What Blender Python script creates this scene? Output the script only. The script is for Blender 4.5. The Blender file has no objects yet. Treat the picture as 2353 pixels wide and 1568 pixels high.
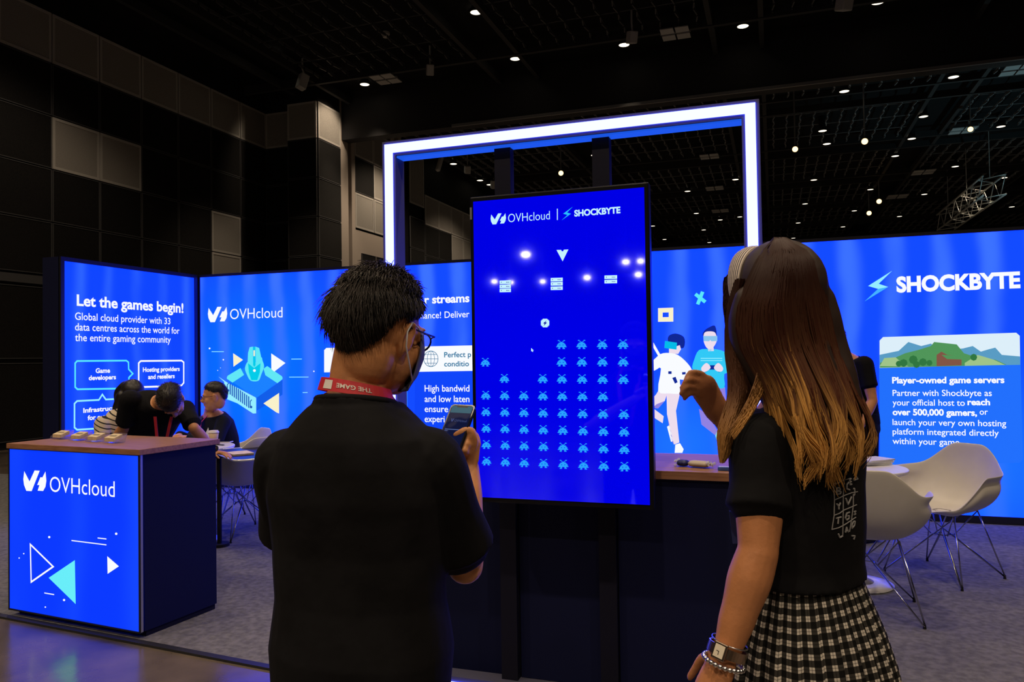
import bpy, bmesh, math, random
import numpy as np
from mathutils import Vector, Matrix, noise

random.seed(7)
sc = bpy.context.scene
COL = sc.collection
V = Vector

# ------------------------------------------------------------------ camera, world, exposure
CAM = V((0.0, 0.0, 1.455))
F = 1776.0
YAW, PITCH, ROLL = math.radians(18.7), math.atan(38 / F), math.radians(0.853)
_r0 = V((math.cos(YAW), math.sin(YAW), 0))
FWD = V((-math.sin(YAW) * math.cos(PITCH), math.cos(YAW) * math.cos(PITCH), math.sin(PITCH)))
_u0 = _r0.cross(FWD)
CR = _r0 * math.cos(ROLL) - _u0 * math.sin(ROLL)
CU = _r0 * math.sin(ROLL) + _u0 * math.cos(ROLL)
cam_data = bpy.data.cameras.new('camera')
cam_data.sensor_width = 36.0
cam_data.lens = 36.0 * F / 2353.0
cam_data.clip_end = 300
cam = bpy.data.objects.new('camera', cam_data)
COL.objects.link(cam)
cam.matrix_world = Matrix(((CR.x, CU.x, -FWD.x, CAM.x), (CR.y, CU.y, -FWD.y, CAM.y),
                           (CR.z, CU.z, -FWD.z, CAM.z), (0, 0, 0, 1)))
sc.camera = cam

sc.view_settings.view_transform = 'Standard'
sc.view_settings.look = 'None'
sc.view_settings.gamma = 1.0
sc.view_settings.use_curve_mapping = False
sc.view_settings.exposure = 0.0
w = bpy.data.worlds.new('hall_dark'); sc.world = w
w.use_nodes = True
w.node_tree.nodes['Background'].inputs[0].default_value = (0.55, 0.6, 0.8, 1)
w.node_tree.nodes['Background'].inputs[1].default_value = 0.010
LAMP_W = 380.0          # watts of each hall downlight
LED = (0.95, 1.15, 14.0)   # radiance of the LED frame
sc.cycles.max_bounces = 6
sc.cycles.diffuse_bounces = 3
sc.cycles.sample_clamp_indirect = 4.0
sc.cycles.use_denoising = True


def ray(px, py):
    return FWD + CR * ((px - 1176.5) / F) + CU * ((784.0 - py) / F)
def at(px, py, d):            # point at forward distance d
    return CAM + ray(px, py) * d
def onX(px, py, x):
    r = ray(px, py); return CAM + r * ((x - CAM.x) / r.x)
def onY(px, py, y):
    r = ray(px, py); return CAM + r * ((y - CAM.y) / r.y)
def onZ(px, py, z):
    r = ray(px, py); return CAM + r * ((z - CAM.z) / r.z)

# ------------------------------------------------------------------ materials
MATS = {}
def mat(name, color=(0.5, 0.5, 0.5), rough=0.5, metal=0.0, emit=None, alpha=1.0, spec=0.5, coat=0.0, trans=0.0, sheen=0.0):
    if name in MATS: return MATS[name]
    m = bpy.data.materials.new(name); m.use_nodes = True
    b = m.node_tree.nodes['Principled BSDF']
    b.inputs['Base Color'].default_value = (*color, 1)
    b.inputs['Roughness'].default_value = rough
    b.inputs['Metallic'].default_value = metal
    b.inputs['Specular IOR Level'].default_value = spec
    b.inputs['Coat Weight'].default_value = coat
    b.inputs['Transmission Weight'].default_value = trans
    b.inputs['Sheen Weight'].default_value = sheen
    if emit:
        b.inputs['Emission Color'].default_value = (*emit, 1)
        b.inputs['Emission Strength'].default_value = 1.0
    b.inputs['Alpha'].default_value = alpha
    MATS[name] = m
    return m
def lit(name, color, k=1.0):     # printed or screen colour that gives off light
    return mat(name, (0.0, 0.0, 0.0), 0.6, emit=tuple(c * k for c in color), spec=0.1)
def nt(m):
    return m.node_tree.nodes, m.node_tree.links, m.node_tree.nodes['Principled BSDF']
def noisy(m, scale, c1, c2, detail=4, bump=0.0, bscale=None, lo=0.35, hi=0.65, stretch=None):
    N, L, b = nt(m)
    tc = N.new('ShaderNodeTexCoord'); n = N.new('ShaderNodeTexNoise')
    n.inputs['Scale'].default_value = scale; n.inputs['Detail'].default_value = detail
    src = tc.outputs['Object']
    if stretch:
        mp = N.new('ShaderNodeMapping'); mp.inputs['Scale'].default_value = stretch
        L.new(src, mp.inputs[0]); src = mp.outputs[0]
    L.new(src, n.inputs['Vector'])
    r = N.new('ShaderNodeValToRGB')
    r.color_ramp.elements[0].color = (*c1, 1); r.color_ramp.elements[1].color = (*c2, 1)
    r.color_ramp.elements[0].position = lo; r.color_ramp.elements[1].position = hi
    L.new(n.outputs['Fac'], r.inputs[0]); L.new(r.outputs[0], b.inputs['Base Color'])
    if bump:
        n2 = N.new('ShaderNodeTexNoise'); n2.inputs['Scale'].default_value = bscale or scale
        n2.inputs['Detail'].default_value = 3
        L.new(src, n2.inputs['Vector'])
        bp = N.new('ShaderNodeBump'); bp.inputs['Strength'].default_value = bump; bp.inputs['Distance'].default_value = 0.01
        L.new(n2.outputs['Fac'], bp.inputs['Height']); L.new(bp.outputs[0], b.inputs['Normal'])
    return m

# ------------------------------------------------------------------ objects
WM = {}
def tag(o, label=None, cat=None, group=None, kind=None):
    if label: o['label'] = label
    if cat: o['category'] = cat
    if group: o['group'] = group
    if kind: o['kind'] = kind
    return o
def thing(name, label, cat, loc=(0, 0, 0), group=None):
    o = bpy.data.objects.new(name, None); COL.objects.link(o)
    o.empty_display_size = 0.1
    o.location = loc
    WM[o.name] = Matrix.Translation(V(loc))
    return tag(o, label, cat, group)
def copy_tree(o, parent=None):
    c = o.copy(); COL.objects.link(c); c.parent = parent
    for ch in list(o.children): copy_tree(ch, c)
    return c

_caps = {}
class MB:
    """collects shapes, links them as ONE mesh object"""
    def __init__(self):
        self.v, self.f, self.m, self.cur, self.col = [], [], [], 0, None
    def add(self, vs, fs):
        k = len(self.v)
        self.v.extend(V(p) for p in vs)
        self.f.extend([tuple(i + k for i in f) for f in fs])
        self.m.extend([self.cur] * len(fs))
        return self
    def mi(self, i): self.cur = i; return self
    def box(self, c, s, rot=None):
        c = V(c); x, y, z = s[0] / 2, s[1] / 2, s[2] / 2
        p = [V((a, b, d)) for d in (-z, z) for b in (-y, y) for a in (-x, x)]
        if rot is not None: p = [rot @ q for q in p]
        return self.add([c + q for q in p], [(0, 2, 3, 1), (4, 5, 7, 6), (0, 1, 5, 4), (2, 6, 7, 3), (0, 4, 6, 2), (1, 3, 7, 5)])
    def mm(self, lo, hi):
        lo, hi = V(lo), V(hi)
        return self.box((lo + hi) / 2, hi - lo)
    def rings(self, rings, caps=True, closed=False):
        n = len(rings[0]); vs = [p for r in rings for p in r]; fs = []
        R = len(rings)
        for i in range(R if closed else R - 1):
            a, b = i * n, ((i + 1) % R) * n
            for j in range(n):
                k = (j + 1) % n
                fs.append((a + j, a + k, b + k, b + j))
        if caps and not closed:
            fs.append(tuple(reversed(range(n)))); fs.append(tuple((R - 1) * n + j for j in range(n)))
        return self.add(vs, fs)
    def tube(self, pts, r, n=8, closed=False, caps=True, flat=1.0, side=None):
        pts = [V(p) for p in pts]; R = len(pts)
        rs = r if isinstance(r, (list, tuple)) else [r] * R
        rings = []; u = None
        for i, p in enumerate(pts):
            if closed: t = pts[(i + 1) % R] - pts[i - 1]
            else: t = pts[min(i + 1, R - 1)] - pts[max(i - 1, 0)]
            t = t.normalized() if t.length > 1e-9 else V((0, 0, 1))
            if side is not None: u = V(side) - t * V(side).dot(t)
            elif u is None: u = t.orthogonal()
            else: u = u - t * u.dot(t)
            if u.length < 1e-6: u = t.orthogonal()
            u = u.normalized(); v = t.cross(u)
            rings.append([p + u * (math.cos(2 * math.pi * k / n) * rs[i]) + v * (math.sin(2 * math.pi * k / n) * rs[i] * flat) for k in range(n)])
        return self.rings(rings, caps, closed)
    def limb(self, pts, rs, n=16, flat=1.0, side=None, sub=6):
        """smooth tapered limb with round ends"""
        P, Rr = [], []
        pts = [V(p) for p in pts]
        for i in range(len(pts) - 1):
            p0 = pts[max(i - 1, 0)]; p1 = pts[i]; p2 = pts[i + 1]; p3 = pts[min(i + 2, len(pts) - 1)]
            for k in range(sub):
                t = k / sub
                P.append(0.5 * ((2 * p1) + (p2 - p0) * t + (2 * p0 - 5 * p1 + 4 * p2 - p3) * t * t + (3 * p1 - p0 - 3 * p2 + p3) * t ** 3))
                s = t * t * (3 - 2 * t)
                Rr.append(rs[i] * (1 - s) + rs[i + 1] * s)
        P.append(pts[-1]); Rr.append(rs[-1])
        t0 = (P[0] - P[1]).normalized(); t1 = (P[-1] - P[-2]).normalized()
        A = [(P[0] + t0 * Rr[0] * math.sin(a), max(Rr[0] * math.cos(a), 1e-4)) for a in (1.5, 1.1, 0.7, 0.35)]
        B = [(P[-1] + t1 * Rr[-1] * math.sin(a), max(Rr[-1] * math.cos(a), 1e-4)) for a in (0.35, 0.7, 1.1, 1.5)]
        P = [a[0] for a in A] + P + [b[0] for b in B]
        Rr = [a[1] for a in A] + Rr + [b[1] for b in B]
        return self.tube(P, Rr, n, flat=flat, side=side)
    def cyl(self, p0, p1, r0, r1=None, n=24):
        return self.tube([p0, p1], [r0, r0 if r1 is None else r1], n)
    def ball(self, c, r, rot=None, seg=20, ring=12):
        c = V(c); r = (r, r, r) if isinstance(r, (int, float)) else r
        rings = []
        for i in range(1, ring):
            th = math.pi * i / ring
            rg = []
            for j in range(seg):
                ph = 2 * math.pi * j / seg
                p = V((r[0] * math.sin(th) * math.cos(ph), r[1] * math.sin(th) * math.sin(ph), -r[2] * math.cos(th)))
                rg.append(c + (rot @ p if rot is not None else p))
            rings.append(rg)
        lo = V((0, 0, -r[2])); hi = V((0, 0, r[2]))
        if rot is not None: lo, hi = rot @ lo, rot @ hi
        k = len(self.v); self.rings(rings, caps=False)
        b = len(self.v); self.v += [c + lo, c + hi]
        L = k + (ring - 2) * seg
        for j in range(seg):
            self.f.append((b, k + (j + 1) % seg, k + j)); self.m.append(self.cur)
            self.f.append((b + 1, L + j, L + (j + 1) % seg)); self.m.append(self.cur)
        return self
    def prism(self, poly, off):
        poly = [V(p) for p in poly]; n = len(poly); off = V(off)
        return self.add(poly + [p + off for p in poly],
                        [tuple(range(n)), tuple(reversed(range(n, 2 * n)))] + [(i, i + n, (i + 1) % n + n, (i + 1) % n) for i in range(n)])
    def ribbon(self, pts, wides, th):
        """flat strap: wides = half-width vectors, th = thickness vectors"""
        rings = [[V(p) - V(w_), V(p) + V(w_), V(p) + V(w_) + V(t), V(p) - V(w_) + V(t)] for p, w_, t in zip(pts, wides, th)]
        return self.rings(rings)
    def text(self, s, p0, right, up, height, width=None, bold=0.0, align='L'):
        key = (s, bold)
        if key not in _caps:
            cu = bpy.data.curves.new('t', 'FONT'); cu.body = s; cu.offset = bold; cu.fill_mode = 'FRONT'; cu.resolution_u = 4
            o = bpy.data.objects.new('t', cu); COL.objects.link(o)
            me = o.to_mesh()
            _caps[key] = ([v.co.copy() for v in me.vertices], [tuple(p.vertices) for p in me.polygons])
            o.to_mesh_clear(); bpy.data.objects.remove(o); bpy.data.curves.remove(cu)
        vs, fs = _caps[key]
        x0 = min(v.x for v in vs); x1 = max(v.x for v in vs)
        sy = height / 0.729
        sx = (width / (x1 - x0)) if width else sy
        shift = {'L': -x0, 'C': -(x0 + x1) / 2, 'R': -x1}[align]
        p0, right, up = V(p0), V(right), V(up)
        return self.add([p0 + right * ((v.x + shift) * sx) + up * (v.y * sy) for v in vs], fs)
    def build(self, name, mats, parent=None, smooth=False, loc=None, bevel=0.0, world=True, uv=None):
        if not isinstance(mats, (list, tuple)): mats = [mats]
        me = bpy.data.meshes.new(name)
        if parent is not None: M = WM[parent.name]
        elif loc is not None: M = Matrix.Translation(V(loc))
        else: M = Matrix.Identity(4)
        Mi = M.inverted() if world else Matrix.Identity(4)
        me.from_pydata([Mi @ p for p in self.v], [], self.f)
        for m in mats: me.materials.append(m)
        if len(mats) > 1: me.polygons.foreach_set('material_index', self.m)
        if smooth: me.polygons.foreach_set('use_smooth', [True] * len(me.polygons))
        if self.col is not None:
            a = me.color_attributes.new('tint', 'FLOAT_COLOR', 'POINT')
            a.data.foreach_set('color', np.array(self.col, dtype=np.float32).ravel())
        if uv is not None:
            l = me.uv_layers.new(name='map')
            for lp in me.loops: l.data[lp.index].uv = uv[lp.vertex_index]
        o = bpy.data.objects.new(name, me); COL.objects.link(o)
        WM[o.name] = M
        if parent is not None: o.parent = parent
        elif loc is not None: o.location = loc
        if bevel:
            b = o.modifiers.new('bevel', 'BEVEL'); b.width = bevel; b.segments = 2; b.limit_method = 'ANGLE'
        return o
    def fuse(self, name, mats, parent, voxel=0.005, iters=4, push=None):
        """union of all collected closed shapes as one continuous skin"""
        o = self.build(name, mats, parent)
        r = o.modifiers.new('r', 'REMESH'); r.mode = 'VOXEL'; r.voxel_size = voxel; r.use_smooth_shade = True
        s = o.modifiers.new('s', 'SMOOTH'); s.factor = 0.5; s.iterations = iters
        dg = bpy.context.evaluated_depsgraph_get(); dg.update()
        me = bpy.data.meshes.new_from_object(o.evaluated_get(dg))
        o.modifiers.clear(); old = o.data; o.data = me; bpy.data.meshes.remove(old)
        me.materials.clear()
        for m in (mats if isinstance(mats, (list, tuple)) else [mats]): me.materials.append(m)
        me.polygons.foreach_set('material_index', [0] * len(me.polygons))
        me.polygons.foreach_set('use_smooth', [True] * len(me.polygons))
        if push:
            for v in me.vertices: v.co = push(v.co)
        return o

def smooth_poly(pts, k=5):
    out = []; n = len(pts)
    for i in range(n):
        p0, p1, p2, p3 = [np.array(pts[(i + j) % n], float) for j in (-1, 0, 1, 2)]
        for q in range(k):
            t = q / k
            out.append(tuple(0.5 * ((2 * p1) + (p2 - p0) * t + (2 * p0 - 5 * p1 + 4 * p2 - p3) * t * t + (3 * p1 - p0 - 3 * p2 + p3) * t ** 3)))
    return out
def rrect(x0, y0, x1, y1, r, k=5):
    out = []
    for cx, cy, a0 in ((x1 - r, y0 + r, -90), (x1 - r, y1 - r, 0), (x0 + r, y1 - r, 90), (x0 + r, y0 + r, 180)):
        for i in range(k + 1):
            a = math.radians(a0 + 90 * i / k); out.append((cx + r * math.cos(a), cy + r * math.sin(a)))
    return out

class Plane:
    """a printed face: pixel of the photograph -> point on the face"""
    def __init__(self, o, right, up):
        self.o, self.r, self.u = V(o), V(right).normalized(), V(up).normalized(); self.n = self.r.cross(self.u)
    def p(self, px, py, layer=0):
        d = ray(px, py); t = (self.o - CAM).dot(self.n) / d.dot(self.n)
        return CAM + d * t + self.n * (0.0012 * layer)
    def uv(self, px, py):
        q = self.p(px, py) - self.o; return (q.dot(self.r), q.dot(self.u))
    def w(self, u, v, layer=0):
        return self.o + self.r * u + self.u * v + self.n * (0.0012 * layer)
    def poly(self, mb, pts, layer=1):
        q = [self.p(x, y, layer) for x, y in pts]
        nn = V((0, 0, 0))
        for i in range(len(q)): nn += (q[i] - self.o).cross(q[(i + 1) % len(q)] - self.o)
        if nn.dot(self.n) < 0: q.reverse()
        mb.add(q, [tuple(range(len(q)))])
    def dot(self, mb, px, py, r, layer=1, n=14):
        self.poly(mb, [(px + r * math.cos(2 * math.pi * i / n), py + r * math.sin(2 * math.pi * i / n)) for i in range(n)], layer)
    def stroke(self, mb, pts, wpx, closed=False, layer=1):
        P = [V(self.uv(*p)) for p in pts]
        d = (self.p(*pts[0]) - CAM).dot(FWD); hw = wpx * d / F / 2
        n = len(P); L, R = [], []
        for i in range(n):
            a = P[i] - P[i - 1] if (closed or i > 0) else P[1] - P[0]
            b = P[(i + 1) % n] - P[i] if (closed or i < n - 1) else a
            a, b = a.normalized(), b.normalized()
            na, nb = V((-a.y, a.x)), V((-b.y, b.x))
            m = (na + nb); m = m.normalized() if m.length > 1e-6 else na
            k = hw / max(0.35, m.dot(na))
            L.append(P[i] + m * k); R.append(P[i] - m * k)
        base = len(mb.v)
        vs = [self.w(q.x, q.y, layer) for q in L] + [self.w(q.x, q.y, layer) for q in R]
        mb.add(vs, [(i, (i + 1) % n, (i + 1) % n + n, i + n) for i in range(n if closed else n - 1)])
    def text(self, mb, s, x0, y, x1, cap, bold=0.0, layer=2):
        a = self.p(x0, y, layer); d = (a - CAM).dot(FWD)
        u0 = self.uv(x0, y)[0]
        b = self.p(x1, y, layer); u1 = self.uv(x1, y)[0]
        mb.text(s, a, self.r, self.u, cap * d / F, abs(u1 - u0), bold)
    def mark(self, mb, x0, y0, x1, y1, shear=0.0, layer=2):
        """the two piece cloud-company emblem inside a pixel box"""
        A = [(.04, .06), (.27, .54), (.49, 0), (.71, 0), (.36, 1), (.13, 1), (.03, .72), (0, .45)]
        B = [(.96, .02), (1, .46), (.96, .75), (.86, .96), (.62, .96), (.70, .69), (.60, .69), (.74, .31), (.83, .31)]
        for S in (A, B):
            self.poly(mb, [(x0 + (x1 - x0) * a, y0 + (y1 - y0) * b + shear * a) for a, b in S], layer)
def zz(pts, ox, oy, s):
    return [(ox + x / s, oy + y / s) for x, y in pts]
# ------------------------------------------------------------------ shared materials
M_black = mat('black_paint', (0.012, 0.012, 0.014), 0.75, spec=0.2)
M_ceil = mat('ceiling_black', (0.012, 0.012, 0.013), 0.9, spec=0.1)
M_grille = mat('grille_grey', (0.26, 0.26, 0.27), 0.5, metal=0.3)
M_grille_n = mat('grille_shaded', (0.085, 0.085, 0.09), 0.5, metal=0.3)  # same lattice as the grey one, darker to stand for the dim near ceiling
M_beam = mat('beam_black', (0.02, 0.02, 0.022), 0.7)
M_bulk = mat('bulkhead_black', (0.016, 0.016, 0.02), 0.7)
M_tile_d = noisy(mat('tile_dark', (0.02, 0.02, 0.02), 0.85, spec=0.2), 60, (0.007, 0.007, 0.008), (0.014, 0.013, 0.013))
M_tile_l = noisy(mat('tile_light', (0.3, 0.28, 0.26), 0.9, spec=0.2), 90, (0.24, 0.225, 0.21), (0.36, 0.34, 0.32))
M_fr_d = mat('tile_frame_dark', (0.07, 0.07, 0.075), 0.6)
M_fr_l = mat('tile_frame_light', (0.46, 0.44, 0.42), 0.6)
M_plaster = mat('plaster_beige', (0.42, 0.36, 0.32), 0.9)
M_conc = noisy(mat('polished_concrete', (0.2, 0.17, 0.14), 0.19, spec=0.8), 1.6, (0.055, 0.045, 0.038), (0.16, 0.125, 0.10), detail=10, bump=0.08, bscale=14)
M_carpet = noisy(mat('grey_carpet', (0.2, 0.2, 0.2), 0.98, spec=0.1), 26, (0.115, 0.115, 0.12), (0.185, 0.18, 0.185), detail=12, bump=0.5, bscale=320)
M_trimblk = mat('edge_trim', (0.015, 0.015, 0.017), 0.5)
M_white = mat('white_plastic', (0.75, 0.74, 0.72), 0.4)
M_offw = mat('grey_white_metal', (0.5, 0.5, 0.5), 0.5)
M_lens = lit('lamp_lens', (1.0, 0.86, 0.62), 2.6)
M_flood = lit('flood_lens', (1.0, 0.88, 0.68), 70.0)
M_spotl = lit('spot_lens', (1.0, 0.62, 0.25), 3.5)
M_chrome = mat('chrome', (0.75, 0.75, 0.77), 0.16, metal=1.0)

ZC = 8.5
def S(o): return tag(o, kind='structure')

# ------------------------------------------------------------------ hall shell
S(MB().mm((-12.8, -60, -0.2), (30, 62, 0)).build('floor', M_conc))
S(MB().mm((-12.8, -60, ZC), (30, 62, ZC + 0.2)).build('ceiling', M_ceil))
S(MB().mm((-12.8, 60, 0), (30, 60.2, ZC)).build('wall_far', M_black))
S(MB().mm((29.8, -60, 0), (30, 60, ZC)).build('wall_right', M_black))
S(MB().mm((-12.8, -60.2, 0), (30, -60, ZC)).build('wall_behind', M_black))

def tile(mb, o, du, dv, n, light):
    """one acoustic panel: flat border and a slightly recessed fabric field; o corner, du/dv edges, n outward"""
    o, du, dv, n = V(o), V(du), V(dv), V(n)
    g = 0.012; b = 0.05 if light else 0.014
    u, v = du.normalized(), dv.normalized(); lu, lv = du.length, dv.length
    def pt(a, c, h): return o + u * a + v * c + n * h
    out = [pt(g, g, 0.03), pt(lu - g, g, 0.03), pt(lu - g, lv - g, 0.03), pt(g, lv - g, 0.03)]
    inn = [pt(g + b, g + b, 0.03), pt(lu - g - b, g + b, 0.03), pt(lu - g - b, lv - g - b, 0.03), pt(g + b, lv - g - b, 0.03)]
    rec = [p - n * 0.008 for p in inn]
    bas = [pt(g, g, 0), pt(lu - g, g, 0), pt(lu - g, lv - g, 0), pt(g, lv - g, 0)]
    fm = 2 if light else 1
    mb.mi(fm)
    mb.add(bas + out + inn + rec, [(i, (i + 1) % 4, 4 + (i + 1) % 4, 4 + i) for i in range(4)] +
           [(4 + i, 4 + (i + 1) % 4, 8 + (i + 1) % 4, 8 + i) for i in range(4)] +
           [(8 + i, 8 + (i + 1) % 4, 12 + (i + 1) % 4, 12 + i) for i in range(4)])
    mb.mi(4 if light else 3).add(rec, [(0, 1, 2, 3)])
TM = [M_black, M_fr_d, M_fr_l, M_tile_d, M_tile_l]
ROWS = [7.94, 7.0, 6.02, 5.04, 4.06, 3.08]

# wall on the left: columns counted from the far corner towards the camera
mb = MB(); XL, YL, TW = -12.5, 17.04, 1.06
mb.mm((XL - 0.3, -60, 0), (XL, YL, ZC))
LIGHT = {(2, 4), (2, 5), (3, 1), (4, 1), (3, 11), (4, 9)}
for c in range(16):
    y1 = YL - c * TW
    for r in range(5):
        tile(mb, (XL, y1 - TW, ROWS[r + 1]), (0, TW, 0), (0, 0, ROWS[r] - ROWS[r + 1]), (1, 0, 0), r == 0 or (r, c) in LIGHT)
    for z0, z1 in ((1.55, 2.86), (0.12, 1.50)):
        tile(mb, (XL, y1 - TW, z0), (0, TW, 0), (0, 0, z1 - z0), (1, 0, 0), False)
mb.mi(1).mm((XL, -2, 2.9), (XL + 0.04, YL, 3.05))
S(mb.build('wall_left', TM))
# short return wall and the clad pier beside the bulkhead
mb = MB(); mb.mm((XL - 0.3, YL, 0), (-10.8, YL + 0.3, ZC))
for r in range(5):
    tile(mb, (XL, YL, ROWS[r + 1]), (0.98, 0, 0), (0, 0, ROWS[r] - ROWS[r + 1]), (0, -1, 0), r == 0)
tile(mb, (XL, YL, 0.1), (0.98, 0, 0), (0, 0, 2.9), (0, -1, 0), False)
S(mb.build('wall_corner', TM))
mb = MB(); mb.mm((-11.52, 16.6, 0), (-10.66, 17.66, ZC))
for r in range(5):
    tile(mb, (-11.52, 16.6, ROWS[r + 1]), (0.86, 0, 0), (0, 0, ROWS[r] - ROWS[r + 1]), (0, -1, 0), r == 0)
    tile(mb, (-10.66, 16.6, ROWS[r + 1]), (0, 1.06, 0), (0, 0, ROWS[r] - ROWS[r + 1]), (1, 0, 0), r == 0)
tile(mb, (-11.52, 16.6, 0.1), (0.86, 0, 0), (0, 0, 2.9), (0, -1, 0), False)
tile(mb, (-10.66, 16.6, 0.1), (0, 1.06, 0), (0, 0, 2.9), (1, 0, 0), False)
S(mb.build('wall_pier', TM))
# the same wall carried on through the next hall
mb = MB(); XF = -10.66
mb.mi(0).mm((XF - 0.4, 17.9, 0), (XF - 0.12, 60, ZC))
mb.mi(5)
for y0, y1 in ((17.66, 18.06), (18.24, 18.42)):
    mb.mm((XF - 0.3, y0, 0), (XF, y1, ZC - 0.02))
mb.mm((XF - 0.3, 18.42, 0), (XF - 0.03, 20.5, 5.0))
for k, y in enumerate((18.42, 19.46)):
    for r in range(3):
        tile(mb, (XF - 0.03, y, ROWS[r + 1]), (0, 1.04, 0), (0, 0, ROWS[r] - ROWS[r + 1]), (1, 0, 0), not (r == 1 and k == 0))
for y in (18.75, 19.6):
    tile(mb, (XF - 0.03, y, 0.2), (0, 0.8, 0), (0, 0, 4.2), (1, 0, 0), False)
mb.mi(5)
for y0, y1 in ((20.5, 20.75), (21.0, 21.2)):
    mb.mm((XF - 0.3, y0, 0), (XF, y1, ZC - 0.02))
for r in range(6):
    z1 = 7.94 - 1.0 * r if r < 6 else 0
    tile(mb, (XF - 0.02, 21.75, z1 - (1.0 if r else 1.6)), (0, 1.05, 0), (0, 0, 1.0 if r else 1.6), (1, 0, 0), r == 0) if r != 1 else None
mb.mi(0).mm((XF - 0.3, 22.8, 6.84), (XF, 58, ZC - 0.02))
random.seed(4)
for c in range(30):
    y = 22.85 + c * 1.08
    for r in range(6):
        z1 = 6.82 - r * 1.0
        lt = (r == 0) or (c % 7 in (2, 3) and r in (1, 2, 3)) or (c % 5 == 4 and r == 2)
        tile(mb, (XF - 0.02, y, z1 - 1.0), (0, 1.08, 0), (0, 0, 1.0), (1, 0, 0), lt)
S(mb.build('wall_next_hall', TM + [M_plaster]))

# bulkhead that drops from the ceiling between the two halls
S(MB().mm((XF, 17.75, 7.25), (30, 18.1, ZC)).build('wall_bulkhead', M_bulk))
S(MB().mm((-7.5, 17.70, 7.235), (30, 17.75, 7.30)).build('trim_1', M_grille))

# ceiling beams and open lattice
mb = MB()
KG = 1.088
GX = [(a * KG, b * KG) for a, b in ((-10.4, -9.55), (-5.7, -4.8), (-1.0, -0.1), (3.7, 4.6), (8.4, 9.3), (13.1, 14.0))]
for x0, x1 in GX:
    for x in (x0, x1):
        for y0, y1 in ((6, 17.7), (18.15, 58)):
            mb.mm((x - 0.05, y0, 8.15), (x + 0.05, y1, 8.33))
GY = [21.6, 26.8, 32.0, 37.2, 42.4, 47.6, 52.8, 57.5]
for y in GY:
    for yy in (y, y + 1.2):
        mb.mm((XF, yy - 0.05, 8.13), (18, yy + 0.05, 8.31))
mb.mm((-12.4, 16.05, 8.13), (26, 16.15, 8.33))
S(mb.build('ceiling_beams', M_beam))
def bars(x0, x1, y0, y1, step, seg, gap, m=None):
    mb = MB(); n = int((x1 - x0) / step)
    for i in range(n):
        x = x0 + (i + 0.5) * (x1 - x0) / n; y = y0; k = 0
        while y < y1:
            a = 0.16 if k % 2 else -0.16
            mb.box((x, y + seg / 2, 8.23), (0.022, seg - gap, 0.06), Matrix.Rotation(a, 3, 'Z'))
            y += seg; k += 1
        mb.mm((x - 0.006, y0, 8.255), (x + 0.006, y1, 8.27))
    yy = y0 + 0.6
    while yy < y1:
        mb.mm((x0, yy - 0.008, 8.28), (x1, yy + 0.008, 8.30)); yy += 1.25
    S(mb.build('ceiling_grille', m or M_grille))
for x0, x1 in ((-9.5, -5.75), (-4.75, -1.05), (-0.05, 3.65)):
    bars(x0 * KG, x1 * KG, 7, 16.0, 0.36, 0.32, 0.07, M_grille_n)
for j, y in enumerate([18.2] + [g + 1.25 for g in GY[:-1]]):
    y1 = GY[j] - 0.05
    for x0, x1 in ((-9.5, -5.75), (-4.75, -1.05), (-0.05, 3.65), (4.65, 8.35), (9.35, 13.05)):
        if j > 1 or x0 < 9: bars(x0 * KG, x1 * KG, y, y1, 0.36, 0.34 if j < 4 else 0.68, 0.08)

# ------------------------------------------------------------------ lamps in the ceiling
def lamp(parent, loc, power=None, angle=120, color=(1.0, 0.78, 0.54)):
    l = bpy.data.lights.new('spot_beam', 'SPOT'); l.energy = power or LAMP_W; l.color = color
    l.spot_size = math.radians(angle); l.spot_blend = 0.6; l.shadow_soft_size = 0.11
    o = bpy.data.objects.new('spot_beam', l); COL.objects.link(o)
    o.location = loc
    if parent is not None: o.parent = parent
    return o
_dl = {}
def downlight(p, label, group, key='n', lens=None, r=0.115):
    if key not in _dl:
        t = thing('downlight', label, 'ceiling light', p, group)
        n = 28
        mb = MB(); c = V(p)
        prof = [(r + 0.03, 0.035), (r + 0.035, -0.012), (r + 0.005, -0.02), (r, 0.03)]
        mb.rings([[c + V((q * math.cos(2 * math.pi * i / n), q * math.sin(2 * math.pi * i / n), z)) for i in range(n)] for q, z in prof], caps=False, closed=True)
        mb.build('trim_ring', M_black if key != 'f' else M_offw, t)
        MB().cyl(c + V((0, 0, 0.02)), c + V((0, 0, -0.012)), r, n=n).build('lens', lens or M_lens, t)
        MB().cyl(c + V((0, 0, 0.036)), V((c.x, c.y, ZC + 0.005)), r * 0.9, n=18).build('housing', M_black, t)
        _dl[key] = t
        return t
    t = copy_tree(_dl[key]); t.location = p
    t['label'] = label; t['group'] = group
    return t

ZL = 8.40
NEAR = [((1094, 27), 'large round downlight at the top edge of the photo, left of centre ceiling'),
        ((627, 126), 'lone round downlight over the tiled wall, leftmost of all downlights'),
        ((838, 193), 'round downlight beside the left four-pane air diffuser'),
        ((1184, 134), 'round downlight above the middle of the blue light frame, near ceiling'),
        ((1434, 102), 'round downlight next to a white ceiling spotlight head, left of the right diffuser'),
        ((1707, 59), 'round downlight above the right corner of the blue light frame'),
        ((2017, 4), 'round downlight cut by the top edge, furthest right in near ceiling')]
for (px, py), lb in NEAR:
    p = onZ(px, py, ZL)
    t = downlight(p, lb, 'warm downlights in the near ceiling')
    lamp(None, p - V((0, 0, 0.06)), angle=64)
FARR = [(1940, 209), (2191, 176), (2122, 267), (1900, 330), (2057, 358), (2195, 382), (2095, 318), (1870, 413), (1850, 468),
        (2307, 408), (2124, 446), (2000, 435), (1963, 484), (1834, 512), (1937, 521), (1823, 547), (2067, 497), (2300, 290), (2325, 475), (2080, 540), (1890, 300)]
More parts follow.
